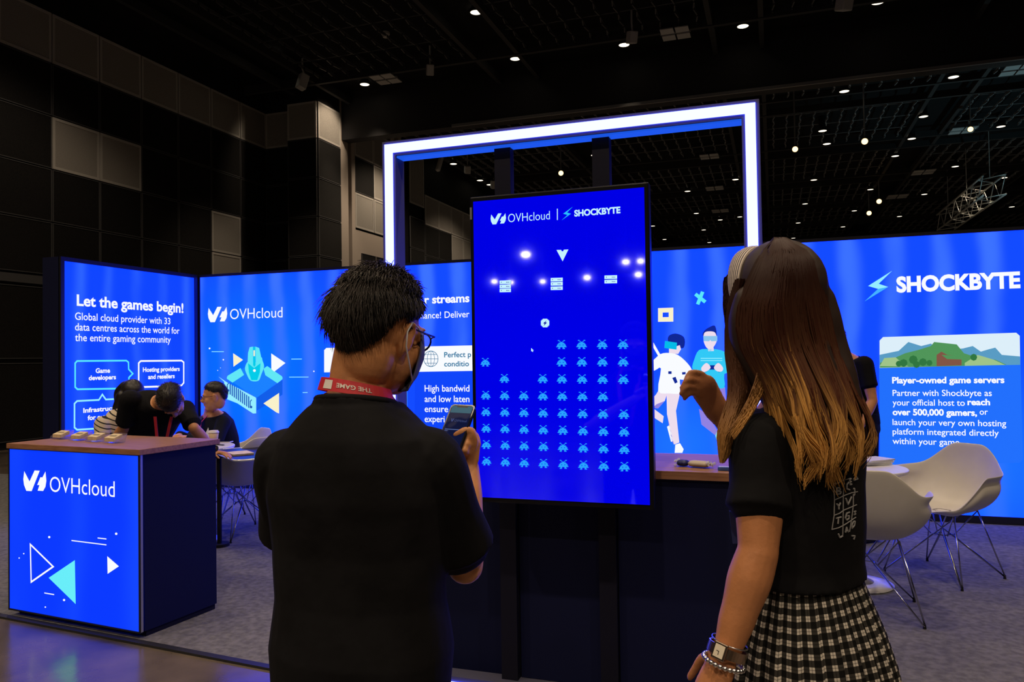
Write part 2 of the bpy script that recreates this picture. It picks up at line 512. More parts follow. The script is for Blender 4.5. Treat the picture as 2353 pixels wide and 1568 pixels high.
FARC = [(1042, 376), (1103, 414), (1366, 356), (1580, 439), (1600, 490), (1617, 528), (1527, 550), (1630, 557), (1500, 519), (1125, 424), (1700, 498), (1655, 505), (1690, 412)]
for px, py in FARC:
    downlight(onZ(px, py, 8.08), 'small round warm downlight of the far hall seen through the blue light frame', 'far hall downlights inside the light frame', 'far')
for px, py in FARR:
    p = onZ(px, py, 8.08)
    if p.y > 57: p = onZ(px, py - 25, 8.08)
    downlight(p, 'small round warm downlight of the far hall, right of the blue light frame', 'far hall downlights right of the light frame', 'far')
# lamps added out of view to light booth, people and far hall
for x in (-10, -5.25, -0.55, 4.1):
    for y in (9.2, 4.4, -0.6, -5.4):
        lamp(None, (x, y, ZL - 0.06), LAMP_W * (0.9 if y > 0 else 1.55))
for x in (-8, -2.9, 2.5, 7.5):
    for y in (24.6, 29.8, 40.0): lamp(None, (x, y, 8.0), LAMP_W * 0.9)

lamp(None, (-9.0, 19.6, 8.0), 420)  # extra lamp added to brighten the next hall's left wall
q_ = lamp(None, (-9.3, 16.95, 8.05), 130, 62)
q_.rotation_euler = V((-1.0, .08, -.62)).to_track_quat('-Z', 'Y').to_euler()
# spotlight heads hanging in the far hall (bright warm lens towards the booth)
def spotlight(px, py, d, label, size=1.0, p=None, ax=None, lens=None, group='spotlights hanging in the far hall'):
    p = p or at(px, py, d); t = thing('spotlight', label, 'spotlight', p, group)
    s = size
    ax = (ax or (CAM - p).normalized() + V((0, 0, -0.25))).normalized()
    MB().tube([p - ax * 0.26 * s, p - ax * 0.05 * s, p], [0.07 * s, 0.085 * s, 0.095 * s], 16).build('lamp_can', M_beam, t, smooth=False)
    MB().cyl(p, p + ax * 0.012, 0.08 * s, n=18).build('lens', lens or M_spotl, t)
    MB().tube([p - ax * 0.12 * s, p - ax * 0.12 * s + V((0, 0, 0.25 * s)), V((p.x - ax.x * 0.12 * s, p.y - ax.y * 0.12 * s, ZC + 0.01))], 0.018, 8).build('hanger', M_grille, t)
for px, py, d, lb, s in ((1827, 343, 19.5, 'glowing warm spotlight just right of the light frame leg', 0.85), (1987, 325, 19.5, 'glowing warm spotlight, brightest right of the light frame', 0.95),
                         (2230, 297, 21, 'glowing warm spotlight near the far right diffuser', 0.85), (2020, 463, 30, 'upper of two close glowing spotlights low over the right wall', 1.15),
                         (1997, 490, 32, 'lower of two close glowing spotlights low over the right wall', 1.15), (1289, 398, 23, 'glowing warm spotlight hanging inside the blue light frame', 0.9)):
    spotlight(px, py, d, lb, s)

# box loudspeakers and camera heads under the ceiling
def ceiling_head(px, py, label, name='ceiling_speaker', size=(0.2, 0.2, 0.36), z=7.95, tilt=0.35, yaw=0.5):
    p = onZ(px, py, z); t = thing(name, label, 'speaker' if 'speaker' in name else 'ceiling spotlight', p)
    R = Matrix.Rotation(yaw, 3, 'Z') @ Matrix.Rotation(tilt, 3, 'X')
    MB().box(p, size, R).build('housing', M_offw, t, bevel=0.02)
    MB().tube([p + R @ V((0, 0, size[2] / 2)), p + V((0, 0, 0.3)), V((p.x, p.y, ZC))], 0.02, 8).build('bracket', M_offw, t)
ceiling_head(695, 188, 'white box speaker hung over the tiled pier at left', yaw=-0.5, tilt=-0.3)
ceiling_head(988, 161, 'white spotlight head right of the left diffuser', 'ceiling_spotlight', (0.16, 0.3, 0.24))
ceiling_head(1452, 86, 'white spotlight head above a round downlight, centre right ceiling', 'ceiling_spotlight', (0.16, 0.3, 0.24))
ceiling_head(1940, 8, 'white spotlight head cut by the top edge at right', 'ceiling_spotlight', (0.2, 0.3, 0.26))
ceiling_head(1010, 377, 'slim white speaker on the far hall wall, left inside light frame', size=(0.12, 0.12, 0.5), z=7.5, tilt=-0.4, yaw=-0.3)
ceiling_head(1074, 390, 'small white spotlight head inside light frame, left part', 'ceiling_spotlight', (0.2, 0.3, 0.26), z=7.9)
ceiling_head(1134, 424, 'small white spotlight head beside left post inside light frame', 'ceiling_spotlight', (0.2, 0.3, 0.3), z=7.9)
p = onZ(886, 86, 8.38)
t = thing('smoke_detector', 'small pale round detector on the dark ceiling, upper left', 'smoke detector', p)
MB().cyl(p, p + V((0, 0, 0.06)), 0.055, 0.08, 20).build('cover', M_offw, t); MB().cyl(p + V((0, 0, 0.06)), p + V((0, 0, 0.11)), 0.09, n=20).build('base', M_offw, t)

def diffuser(px, py, label, s=0.72, mats=None):
    s *= 0.68
    p = onZ(px, py, 8.1); t = thing('air_diffuser', label, 'air vent', p, 'four-pane ceiling air diffusers')
    for sx in (-1, 1):
        for sy in (-1, 1):
            MB().box(p + V((sx * s * 0.26, sy * s * 0.3, 0)), (s * 0.46, s * 0.44, 0.02)).build('pane', mats or M_offw, t)
    mb = MB()
    for k in (-1, 0, 1): mb.box(p + V((0, k * 0.03, 0.02)), (s * 1.05, 0.012, 0.03))
    mb.build('slats', M_grille, t)
diffuser(886, 182, 'four-pane air diffuser at left of the near ceiling', 0.85)
diffuser(1552, 77, 'four-pane air diffuser at right of the near ceiling', 0.85)
diffuser(1630, 360, 'four-pane air diffuser inside the blue light frame, highest one', 0.9)
diffuser(1642, 433, 'four-pane air diffuser inside the blue light frame, middle one', 1.0)
diffuser(1655, 485, 'four-pane air diffuser inside the blue light frame, lowest one', 1.1)
diffuser(2340, 160, 'four-pane air diffuser cut by the right edge of the photo', 1.0)
diffuser(2212, 300, 'four-pane air diffuser beside the far right glowing spotlight', 1.0)
diffuser(2122, 396, 'four-pane air diffuser in the far hall, above the truss', 1.1)
diffuser(2062, 452, 'four-pane air diffuser beside the paired glowing spotlights', 1.2)

# lighting truss in the far hall
pn, pf = onZ(2285, 425, 6.5), onZ(2152, 512, 6.5)
pf.x = pn.x
t = thing('lighting_truss', 'grey metal box truss hanging in the far hall above the right lightbox', 'truss', V((pn.x, (pn.y + pf.y) / 2, 6.5)))
mb = MB(); mb2 = MB(); hs = 0.3; n = int((pf.y - pn.y) / 0.6)
for sx in (-hs, hs):
    for sz in (-hs, hs): mb.tube([(pn.x + sx, pn.y, 6.5 + sz), (pn.x + sx, pf.y, 6.5 + sz)], 0.03, 8)
for i in range(n):
    y0, y1 = pn.y + i * (pf.y - pn.y) / n, pn.y + (i + 1) * (pf.y - pn.y) / n
    a, b = (-hs, hs) if i % 2 else (hs, -hs)
    for s in (-hs, hs):
        mb2.tube([(pn.x + s, y0, 6.5 + a), (pn.x + s, y1, 6.5 + b)], 0.015, 6)
        mb2.tube([(pn.x + a, y0, 6.5 + s), (pn.x + b, y1, 6.5 + s)], 0.015, 6)
M_truss = mat('truss_metal', (0.6, 0.62, 0.62), 0.35, metal=0.4)
mb.build('chord', M_truss, t, smooth=True); mb2.build('lacing', M_truss, t, smooth=True)
for y in (pn.y + 0.5, (pn.y + pf.y) / 2, pf.y - 0.5): MB().tube([(pn.x, y, 6.5 + hs), (pn.x, y, ZC)], 0.012, 6).build('hanging_cable', M_truss, t)
lamp(None, (pn.x - 2.2, pn.y - 2.5, 7.6), 500, 150, (0.45, 0.85, 1.0))   # unseen cool lamp added to tint the far hall cyan

q_ = lamp(None, (7.6, 23.0, 0.6), 420, 95, (0.35, 0.85, 1.0)); q_.rotation_euler = (math.pi, 0, 0)   # bare cool uplight added to light the far lattice from below
# ------------------------------------------------------------------ carpet of the stand
ang = math.radians(-5.5)
ca = [V((-12.4, 4.1, 0)), V((-4.28, 3.32, 0)), V((-2.29, 3.13, 0)), V((-1.5, 3.06, 0)), V((4.5, 3.06, 0)), V((4.5, 7.6, 0)), V((-12.4, 7.6, 0))]
mb = MB(); mb.prism([p + V((0, 0, 0.0008)) for p in ca], (0, 0, 0.0052))
t = tag(mb.build('carpet', M_carpet), 'grey needle-felt carpet of the exhibition stand', 'carpet')
mb = MB()
ed = ca[:5]
mb.ribbon([p + V((0, -0.012, 0.0008)) for p in ed], [V((0.0, 0.02, 0))] * 5, [V((0, 0, 0.011))] * 5)
tag(mb.build('carpet_edging', M_trimblk), 'dark edging strip along the front edge of the carpet', 'edging strip')
# ------------------------------------------------------------------ backlit fabric
def fabric(name, base, light, hot, period, axis='X', glow=None, k=1.0):
    """emissive stretched fabric with the soft vertical bands of the LED bars behind it"""
    m = bpy.data.materials.new(name); m.use_nodes = True; MATS[name] = m
    N, L, b = nt(m)
    b.inputs['Base Color'].default_value = (0.004, 0.006, 0.015, 1); b.inputs['Roughness'].default_value = 0.8
    b.inputs['Specular IOR Level'].default_value = 0.05
    tc = N.new('ShaderNodeTexCoord'); sep = N.new('ShaderNodeSeparateXYZ'); L.new(tc.outputs['Object'], sep.inputs[0])
    def mth(op, a, b2, c=None):
        n = N.new('ShaderNodeMath'); n.operation = op
        for i, q in enumerate((a, b2, c)):
            if q is None: continue
            if isinstance(q, (int, float)): n.inputs[i].default_value = q
            else: L.new(q, n.inputs[i])
        return n.outputs[0]
    u = sep.outputs[axis]; z = sep.outputs['Z']
    n1 = N.new('ShaderNodeTexNoise'); n1.inputs['Scale'].default_value = 1.1; n1.inputs['Detail'].default_value = 2
    L.new(tc.outputs['Object'], n1.inputs['Vector'])
    ph = mth('ADD', mth('MULTIPLY', u, 2 * math.pi / period), mth('MULTIPLY', n1.outputs['Fac'], 3.2))
    s = mth('POWER', mth('MULTIPLY_ADD', mth('SINE', ph, 0), 0.5, 0.5), 2.8)
    mp = N.new('ShaderNodeMapping'); mp.inputs['Scale'].default_value = (2.2, 2.2, 0.55); L.new(tc.outputs['Object'], mp.inputs[0])
    n2 = N.new('ShaderNodeTexNoise'); n2.inputs['Scale'].default_value = 1.3; L.new(mp.outputs[0], n2.inputs['Vector'])
    fac = mth('MULTIPLY', s, mth('MULTIPLY_ADD', n2.outputs['Fac'], 1.6, -0.32))
    mx = N.new('ShaderNodeMix'); mx.data_type = 'RGBA'
    L.new(fac, mx.inputs[0]); mx.inputs[6].default_value = (*base, 1); mx.inputs[7].default_value = (*light, 1)
    colr = mx.outputs[2]
    if glow:      # printed halo of lighter blue around the artwork
        for (gx, gz, rr, gc) in glow:
            dx = mth('SUBTRACT', u, gx); dz = mth('SUBTRACT', z, gz)
            d = mth('SQRT', mth('ADD', mth('MULTIPLY', dx, dx), mth('MULTIPLY', dz, dz)), 0)
            g = N.new('ShaderNodeMapRange'); g.interpolation_type = 'SMOOTHSTEP'
            L.new(d, g.inputs[0]); g.inputs[1].default_value = rr; g.inputs[2].default_value = 0.0
            mg = N.new('ShaderNodeMix'); mg.data_type = 'RGBA'
            L.new(g.outputs[0], mg.inputs[0]); L.new(colr, mg.inputs[6]); mg.inputs[7].default_value = (*gc, 1)
            mm = N.new('ShaderNodeMix'); mm.data_type = 'RGBA'; L.new(mth('MULTIPLY', fac, 0.7), mm.inputs[0])
            L.new(mg.outputs[2], mm.inputs[6]); mm.inputs[7].default_value = (*light, 1)
            colr = mm.outputs[2]
    L.new(colr, b.inputs['Emission Color']); b.inputs['Emission Strength'].default_value = k
    return m

P_white = lit('print_white', (0.95, 0.97, 1.0), 1.0)
P_cyan = lit('print_cyan', (0.10, 0.80, 0.95))
P_cyan2 = lit('print_deep_cyan', (0.0, 0.50, 0.80))
P_ice = lit('print_ice', (0.30, 0.85, 1.0))
P_sky = lit('print_sky_blue', (0.01, 0.22, 1.0))
P_mid = lit('print_mid_blue', (0.005, 0.11, 0.80))
P_navy = lit('print_navy', (0.004, 0.02, 0.30))
P_cream = lit('print_cream', (0.95, 0.88, 0.58))
P_pink = lit('print_pink', (0.85, 0.72, 0.85))
P_mauve = lit('print_mauve', (0.28, 0.22, 0.75))
P_teal = lit('print_teal_ink', (0.01, 0.16, 0.33))
P_green = lit('print_green', (0.08, 0.30, 0.10))
P_lime = lit('print_lime', (0.35, 0.55, 0.25))
P_brown = lit('print_brown', (0.22, 0.09, 0.06))
P_pale = lit('print_pale_sky', (0.72, 0.86, 0.95))
P_far = lit('print_far_hill', (0.10, 0.33, 0.55))
M_navy = mat('navy_panel', (0.003, 0.005, 0.034), 0.65, spec=0.2)
M_frame = mat('dark_aluminium', (0.03, 0.03, 0.04), 0.4, metal=0.6)
EPS = 0.004

# ------------------------------------------------------------------ short lightbox at the left
XB, YB, ZT = -6.4, 7.42, 2.48
t = thing('lightbox', 'blue backlit panel reading Let the games begin, set at right angles at left', 'lightbox', (XB, 6.49, 0), 'backlit walls of the stand')
MB().mm((XB - 0.22, 5.56, 0.02), (XB - 0.01, YB + 0.02, ZT)).build('housing', M_navy, t)
MB().mm((XB - 0.01, 5.60, 0.06), (XB, YB - 0.07, ZT - 0.04)).build('fabric', fabric('fabric_left', (0.004, 0.060, 2.6), (0.03, 0.14, 4.0), 0, 0.36, 'Y'), t)
mb = MB()
for lo, hi in (((XB - 0.02, 5.56, 0.02), (XB + 0.012, 5.60, ZT)), ((XB - 0.02, YB - 0.07, 0.02), (XB + 0.012, YB - 0.02, ZT)),
               ((XB - 0.02, 5.60, ZT - 0.04), (XB + 0.012, YB - 0.07, ZT)), ((XB - 0.02, 5.60, 0.02), (XB + 0.012, YB - 0.07, 0.06))): mb.mm(lo, hi)
mb.build('frame', M_frame, t)
PL = Plane((XB + EPS, 6.5, 0), (0, 1, 0), (0, 0, 1))
def line(P, name, mat_, *a, **k):
    mb = MB(); P.text(mb, *a, **k); return mb.build(name, mat_, t)
line(PL, 'heading_text', P_white, 'Let the games begin!', 176, 702, 421, 26, 0.028)
for s, y, x1 in (('Global cloud provider with 33', 735, 391), ('data centres across the world for', 759.5, 412), ('the entire gaming community', 784, 392)):
    line(PL, 'text_line', P_white, s, 172, y, x1, 18, 0.006)
mb = MB(); mb.mi(0)
PL.stroke(mb, [(177, 830), (290, 829), (295, 833), (295.5, 849), (305, 859), (296, 868), (296, 887), (291, 893), (178, 895), (172.5, 890), (172.5, 835)], 4, True)
mb.mi(1)
PL.stroke(mb, [(323, 830), (417, 829), (422, 833), (422, 880), (417, 886), (376, 887.5)], 4)
PL.stroke(mb, [(366, 888.5), (324, 890), (318.5, 884), (318.5, 835), (323, 830)], 4)
PL.stroke(mb, [(366, 888.5), (371, 897), (376, 887.5)], 4)
mb.mi(2)
PL.stroke(mb, [(177, 922), (227, 919.5), (235, 907), (243, 918.5), (290, 916), (296, 921), (296, 976), (291, 981), (177, 988), (171, 983), (171, 928)], 4, True)
mb.build('speech_bubble_outline', [P_cyan, P_white, P_ice], t)
for s, x0, y, x1, c in (('Game', 219.5, 857.5, 252.5, 11), ('developers', 203.5, 874, 266, 11), ('Hosting providers', 328, 855, 412.5, 10.5), ('and resellers', 340, 871.5, 401, 10.5),
                        ('Infrastructure', 191, 949, 284, 11), ('for e-sports', 201, 966, 271, 11)):
    line(PL, 'bubble_text', P_white, s, x0, y, x1, c, 0.03)

# ------------------------------------------------------------------ long lightbox across the back
XR = 2.6
t = thing('lightbox', 'long blue backlit back wall of the stand behind table and chairs', 'lightbox', (XB, YB, 0), 'backlit walls of the stand')
MB().mm((XB, YB + 0.01, 0.02), (XR, YB + 0.22, ZT)).build('housing', M_navy, t)
gx = onY(590, 860, YB); g2 = onY(2250, 980, YB); g3 = onY(1570, 950, YB)
MB().mm((XB + 0.03, YB, 0.07), (XR - 0.03, YB + 0.01, ZT - 0.03)).build('fabric', fabric('fabric_back', (0.005, 0.070, 4.2), (0.045, 0.17, 5.0), 0, 0.37, 'X',
    glow=[(gx.x - XB, gx.z, 1.7, (0.0, 0.17, 4.2)), (g2.x - XB, g2.z - 0.3, 1.1, (0.01, 0.17, 4.2)), (g3.x - XB, g3.z - 0.3, 0.9, (0.01, 0.17, 4.2))]), t)
mb = MB()
mb.mm((XB, YB - 0.012, ZT - 0.03), (XR, YB + 0.02, ZT)); mb.mm((XB, YB - 0.012, 0.007), (XR, YB + 0.02, 0.07))
mb.mm((XB, YB - 0.012, 0.07), (XB + 0.03, YB + 0.02, ZT - 0.03)); mb.mm((XR - 0.03, YB - 0.012, 0.07), (XR, YB + 0.02, ZT - 0.03))
mb.build('frame', M_frame, t)
PB = Plane((0, YB - EPS, 0), (1, 0, 0), (0, 0, 1))
mb = MB()
PB.mark(mb, 478, 706, 522.5, 741, -1)
PB.text(mb, 'OVHcloud', 529, 734, 649.5, 25, -0.004)
mb.build('cloud_logo', P_white, t)
# server and mouse artwork
def A(*p): return zz(p, 460, 740, 6.03)
mb = MB()
mb.mi(0); PB.poly(mb, A((372, 785), (600, 640), (760, 560), (930, 640), (1142, 785), (800, 1045), (770, 1045)), 1)
mb.mi(1); PB.poly(mb, A((785, 1050), (1142, 800), (1142, 1010), (800, 1225), (782, 1225)), 1)
mb.mi(2); PB.poly(mb, A((385, 745), (560, 640), (610, 735), (450, 842), (372, 790), (372, 765)), 2)
PB.poly(mb, A((880, 650), (930, 612), (1135, 755), (1143, 775), (1140, 795), (1072, 850), (905, 740)), 2)
mb.mi(3); PB.poly(mb, A((255, 758), (380, 842), (770, 1047), (778, 1060), (778, 1268), (735, 1270), (520, 1130), (350, 1062), (335, 1030), (335, 830)), 3)
mb.mi(4)
for i in range(10):
    x = 412 + i * 28.5; y = 842 + i * 20.5
    PB.poly(mb, A((x, y), (x + 15, y + 10), (x + 15, y + 172), (x, y + 160)), 4)
for x, y in ((372, 860), (690, 1090)):
    PB.stroke(mb, A((x + 28, y - 12), (x + 8, y + 12), (x + 8, y + 80), (x + 28, y + 105)), 2.2, layer=4)
    PB.dot(mb, *A((x + 18, y + 90))[0], 3, 4)
mb.mi(2); PB.poly(mb, smooth_poly(A((668, 550), (625, 640), (650, 730), (705, 815), (810, 815), (850, 730), (888, 620), (868, 540), (848, 490), (770, 560))), 4)
PB.poly(mb, A((690, 352), (735, 342), (738, 590), (662, 552), (668, 430)), 5); PB.poly(mb, A((770, 342), (822, 362), (848, 480), (838, 556), (775, 590)), 5)
mb.mi(5); PB.poly(mb, A((668, 572), (752, 640), (842, 572), (832, 700), (796, 808), (714, 808), (680, 700)), 6)
PB.poly(mb, A((738, 345), (768, 345), (772, 600), (754, 625), (738, 600)), 5)
mb.mi(6); PB.poly(mb, A((744, 395), (764, 395), (764, 475), (744, 475)), 6)
mb.mi(7); PB.dot(mb, *A((758, 675))[0], 3.2, 7)
mb.build('server_and_mouse_print', [P_sky, P_mid, lit('print_aqua', (0.12, 0.80, 0.90)), P_ice, lit('print_slot', (0.01, 0.08, 0.45)), lit('print_turquoise', (0.0, 0.60, 0.80)), P_cream, P_white], t)
for m_t, pts in ((P_white, A((988, 437), (1185, 570), (1030, 690), (990, 655))), (P_cream, A((460, 435), (597, 527), (465, 622))), (P_cream, A((880, 1130), (1097, 985), (1097, 1270), (1060, 1255)))):
    mb = MB(); PB.poly(mb, pts, 4); mb.build('triangle_print', m_t, t)
for a, b in (((160, 413), (330, 413)), ((1265, 516), (1410, 515)), ((1235, 766), (1503, 765)), ((1422, 980), (1490, 979))):
    mb = MB(); PB.stroke(mb, A(a, b), 1.6, layer=2); mb.build('line_print', P_ice, t)
for x, y, r in ((132, 368, 2), (323, 525, 1.7), (245, 673, 1), (283, 638, 0.8), (1577, 685, 1.6)):
    mb = MB(); PB.dot(mb, *A((x, y))[0], r, 2); mb.build('dot_print', P_white, t)
# middle part, half hidden
line(PB, 'heading_text', P_white, 'r streams', 976, 698, 1079, 19, 0.03)
line(PB, 'text_line', P_white, 'mance! Deliver', 961, 733, 1079, 15.5, 0.006)
for s, y, x1 in (('High bandwid', 900, 1079), ('and low laten', 924, 1079), ('ensure b', 947, 1046), ('experi', 970, 1022)): line(PB, 'text_line', P_white, s, 976, y, x1, 15.5, 0.010)
mb = MB(); mb.mi(0)
PB.poly(mb, [(745, 805), (750, 800), (935, 797), (935, 853), (745, 856)], 1); PB.poly(mb, [(953, 797), (1180, 792), (1180, 851), (953, 855)], 1)
mb.mi(1); PB.poly(mb, [(924, 858), (936, 858), (936, 1010), (924, 1010)], 1)
mb.mi(2)
PB.poly(mb, [(953, 855), (1180, 851), (1180, 1010), (953, 1010)], 0)
mb.build('card_print', [P_white, lit('print_stripe', (0.05, 0.30, 1.0)), lit('print_card_blue', (0.004, 0.06, 0.95))], t)
line(PB, 'card_text', P_teal, 'Perfect p', 1021, 821.5, 1083, 12.5, 0.014, 3); line(PB, 'card_text', P_teal, 'conditio', 1021, 842.5, 1078, 12.5, 0.014, 3)
mb = MB()
gc = (990.5, 825); rr = 16.5
def circ(cx, cy, rx, ry, n=28): return [(cx + rx * math.cos(2 * math.pi * i / n), cy + ry * math.sin(2 * math.pi * i / n)) for i in range(n)]
PB.stroke(mb, circ(*gc, rr, 18), 1.3, True, 3); PB.stroke(mb, circ(*gc, rr * 0.5, 18), 1.1, True, 3)
PB.stroke(mb, [(990.5, 807), (990.5, 843)], 1.1, layer=3); PB.stroke(mb, [(974, 825), (1007, 825)], 1.1, layer=3)
PB.stroke(mb, [(977, 815), (1004, 815)], 1.1, layer=3); PB.stroke(mb, [(977, 835), (1004, 835)], 1.1, layer=3)
mb.build('globe_icon', P_teal, t); mb = MB()
PB.stroke(mb, [(775, 815), (768, 820), (764, 838), (778, 838)], 1.3, layer=3); PB.stroke(mb, circ(771, 832, 2.6, 2.6, 10), 1.0, True, 3)
mb.build('sketch_icon', P_teal, t)
# right: second logo
def B3(*p): return zz(p, 1880, 520, 2.704)
mb = MB(); mb.mi(0)
PB.poly(mb, B3((460, 277), (310, 372), (372, 390), (435, 378), (376, 358)), 2)
mb.mi(1); PB.poly(mb, B3((288, 468), (372, 390), (435, 378)), 2)
mb.build('bolt_logo', [P_ice, lit('print_bolt', (0.06, 0.45, 1.0))], t)
line(PB, 'brand_text', P_white, 'SHOCKBYTE', 2060, 671, 2345, 35, 0.045)
line(PB, 'heading_text', P_white, 'Player-owned game servers', 2050, 881, 2308, 14.5, 0.034)
for s, x0, x1, y, bo in (('Partner with Shockbyte as', 2051, 2279, 910, .008), ('your official host to', 2051, 2217, 932, .008), ('reach', 2223, 2275, 931, .034), ('over 500,000 gamers,', 2051, 2245, 954, .034), ('or', 2251, 2270, 953.2, .008),
                     ('launch your very own hosting', 2051, 2312, 977, .008), ('platform integrated directly', 2051, 2295, 998.5, .008), ('within your game.', 2051, 2209, 1020.5, .008)):
    line(PB, 'text_line', P_white, s, x0, y, x1, 14.5, bo)
mb = MB(); mb.mi(0)
PB.poly(mb, [(2020, 845), (2345, 838), (2350, 1056), (2344, 1064), (2022, 1072)], 1)
mb.build('card_print', lit('print_card', (0.015, 0.16, 0.98)), t)
mb = MB(); mb.mi(0)       # plain landscape picture on the card
PB.poly(mb, [(2021, 783), (2029, 775), (2335, 765), (2343, 772), (2344, 838), (2021, 846)], 2)
mb.mi(1); PB.poly(mb, B3((380, 800), (500, 775), (560, 720), (640, 745), (700, 730), (760, 775), (900, 760), (960, 745), (1010, 780), (1060, 765), (1100, 755), (1140, 800), (1255, 810), (1255, 862), (382, 880)), 3)
mb.mi(2); PB.poly(mb, B3((382, 850), (450, 830), (540, 790), (620, 770), (700, 745), (720, 720), (860, 735), (905, 790), (1000, 820), (1100, 830), (1170, 862), (382, 880)), 4)
mb.mi(3); PB.poly(mb, B3((382, 870), (410, 820), (480, 815), (520, 850), (560, 872)), 5); PB.poly(mb, B3((910, 850), (990, 800), (1090, 830), (1160, 862), (910, 868)), 5)
mb.mi(4); PB.poly(mb, B3((735, 870), (735, 800), (765, 780), (800, 800), (890, 810), (890, 865)), 6)
mb.mi(5)
for x, y, r in ((530, 850, 9), (590, 830, 10), (650, 845, 9), (610, 860, 8), (500, 855, 7), (690, 850, 7), (965, 815, 8)): PB.dot(mb, *B3((x, y))[0], r, 7, 8)
mb.mi(2); PB.poly(mb, B3((765, 800), (895, 808), (930, 830), (800, 826)), 7)
mb.build('landscape_print', [P_pale, P_far, P_green, P_lime, P_brown, lit('print_bush', (0.03, 0.18, 0.05))], t)
# right: two players
def C3(*p): return zz(p, 1480, 520, 2.614)
mb = MB()
mb.mi(0); PB.poly(mb, smooth_poly(C3((148, 660), (190, 645), (238, 665), (245, 710), (225, 735), (150, 700))), 2)
mb.mi(1); PB.poly(mb, C3((150, 735), (215, 715), (222, 740), (205, 768), (150, 765)), 3)
mb.mi(2); PB.poly(mb, C3((126, 690), (198, 700), (195, 742), (122, 732)), 4)
mb.mi(3); PB.poly(mb, smooth_poly(C3((100, 768), (150, 762), (205, 775), (262, 825), (290, 872), (282, 915), (215, 920), (225, 1000), (150, 1005), (85, 990), (102, 855), (62, 868), (22, 858), (25, 830), (62, 800)), 3), 4)
mb.mi(4); PB.poly(mb, C3((85, 990), (138, 1008), (125, 1050), (52, 1092), (118, 1142), (112, 1184), (28, 1130), (28, 1060), (72, 1012)), 3)
PB.poly(mb, C3((135, 1002), (215, 1008), (192, 1110), (212, 1300), (180, 1312), (138, 1130)), 3)
mb.mi(5); PB.poly(mb, C3((138, 1130), (165, 1020), (192, 1110), (172, 1180), (180, 1312), (165, 1290)), 2); PB.poly(mb, C3((52, 1092), (75, 1070), (125, 1050), (85, 1095)), 4)
mb.mi(3); PB.poly(mb, C3((188, 1312), (216, 1304), (238, 1340), (230, 1362), (184, 1362)), 4); PB.poly(mb, C3((138, 1205), (158, 1192), (178, 1290), (162, 1296)), 2)
PB.stroke(mb, C3((22, 655), (100, 790), (165, 900)), 6, layer=6); PB.stroke(mb, C3((160, 895), (225, 905), (300, 912)), 13, layer=6)
mb.mi(0); PB.poly(mb, C3((170, 912), (190, 905), (202, 938), (186, 946)), 7); PB.poly(mb, C3((146, 872), (166, 872), (166, 888), (146, 888)), 7); PB.poly(mb, C3((228, 878), (250, 876), (250, 890), (230, 892)), 7)
mb.build('headset_player_print', [P_navy, P_pink, P_cyan2, P_white, P_pink, P_mauve], t)
mb = MB()
mb.mi(0); PB.poly(mb, smooth_poly(C3((355, 660), (362, 628), (395, 605), (425, 598), (436, 640), (428, 668))), 2)
mb.mi(1); PB.poly(mb, smooth_poly(C3((362, 642), (395, 632), (428, 642), (436, 690), (414, 730), (395, 740), (374, 728), (358, 690))), 3); PB.poly(mb, C3((385, 720), (416, 720), (420, 750), (385, 752)), 3)
mb.mi(2); PB.poly(mb, C3((356, 660), (440, 660), (440, 690), (405, 692), (398, 684), (390, 692), (358, 690)), 4)
mb.mi(3); PB.poly(mb, smooth_poly(C3((330, 745), (388, 738), (420, 738), (478, 752), (505, 790), (532, 878), (482, 888), (482, 972), (410, 955), (362, 880), (292, 862), (302, 800)), 3), 3)
mb.mi(4); PB.poly(mb, C3((340, 792), (470, 792), (470, 797), (340, 797)), 4); PB.poly(mb, C3((340, 806), (470, 806), (470, 810), (340, 810)), 4)
mb.mi(1); PB.poly(mb, smooth_poly(C3((345, 850), (375, 822), (400, 850), (372, 874), (350, 872))), 6); PB.poly(mb, smooth_poly(C3((420, 850), (446, 822), (474, 850), (468, 872), (440, 872))), 6)
mb.mi(0); PB.poly(mb, C3((372, 836), (446, 836), (452, 880), (432, 862), (390, 862), (368, 880)), 5)
mb.mi(5); PB.poly(mb, C3((330, 1098), (382, 1130), (442, 1232), (430, 1258), (345, 1192)), 3); PB.poly(mb, C3((440, 968), (486, 968), (500, 1130), (498, 1330), (462, 1330), (452, 1180)), 2)
mb.mi(4); PB.poly(mb, C3((436, 1235), (448, 1262), (456, 1305), (442, 1306), (428, 1258)), 3); PB.poly(mb, C3((458, 1332), (498, 1332), (500, 1372), (460, 1372)), 3)
mb.build('goggles_player_print', [P_navy, P_pink, lit('print_goggles', (0.25, 0.55, 0.85)), lit('print_sweater', (0.03, 0.58, 0.92)), P_ice, P_mauve], t)
mb = MB(); mb.mi(0)
PB.stroke(mb, C3((98, 506), (162, 504), (162, 560), (98, 561)), 10.5, True, 2)
mb.mi(1); PB.stroke(mb, C3((308, 408), (368, 456)), 8, layer=2); PB.stroke(mb, C3((352, 394), (322, 470)), 8, layer=3)
mb.build('button_symbol_print', [P_cream, P_cyan], t)

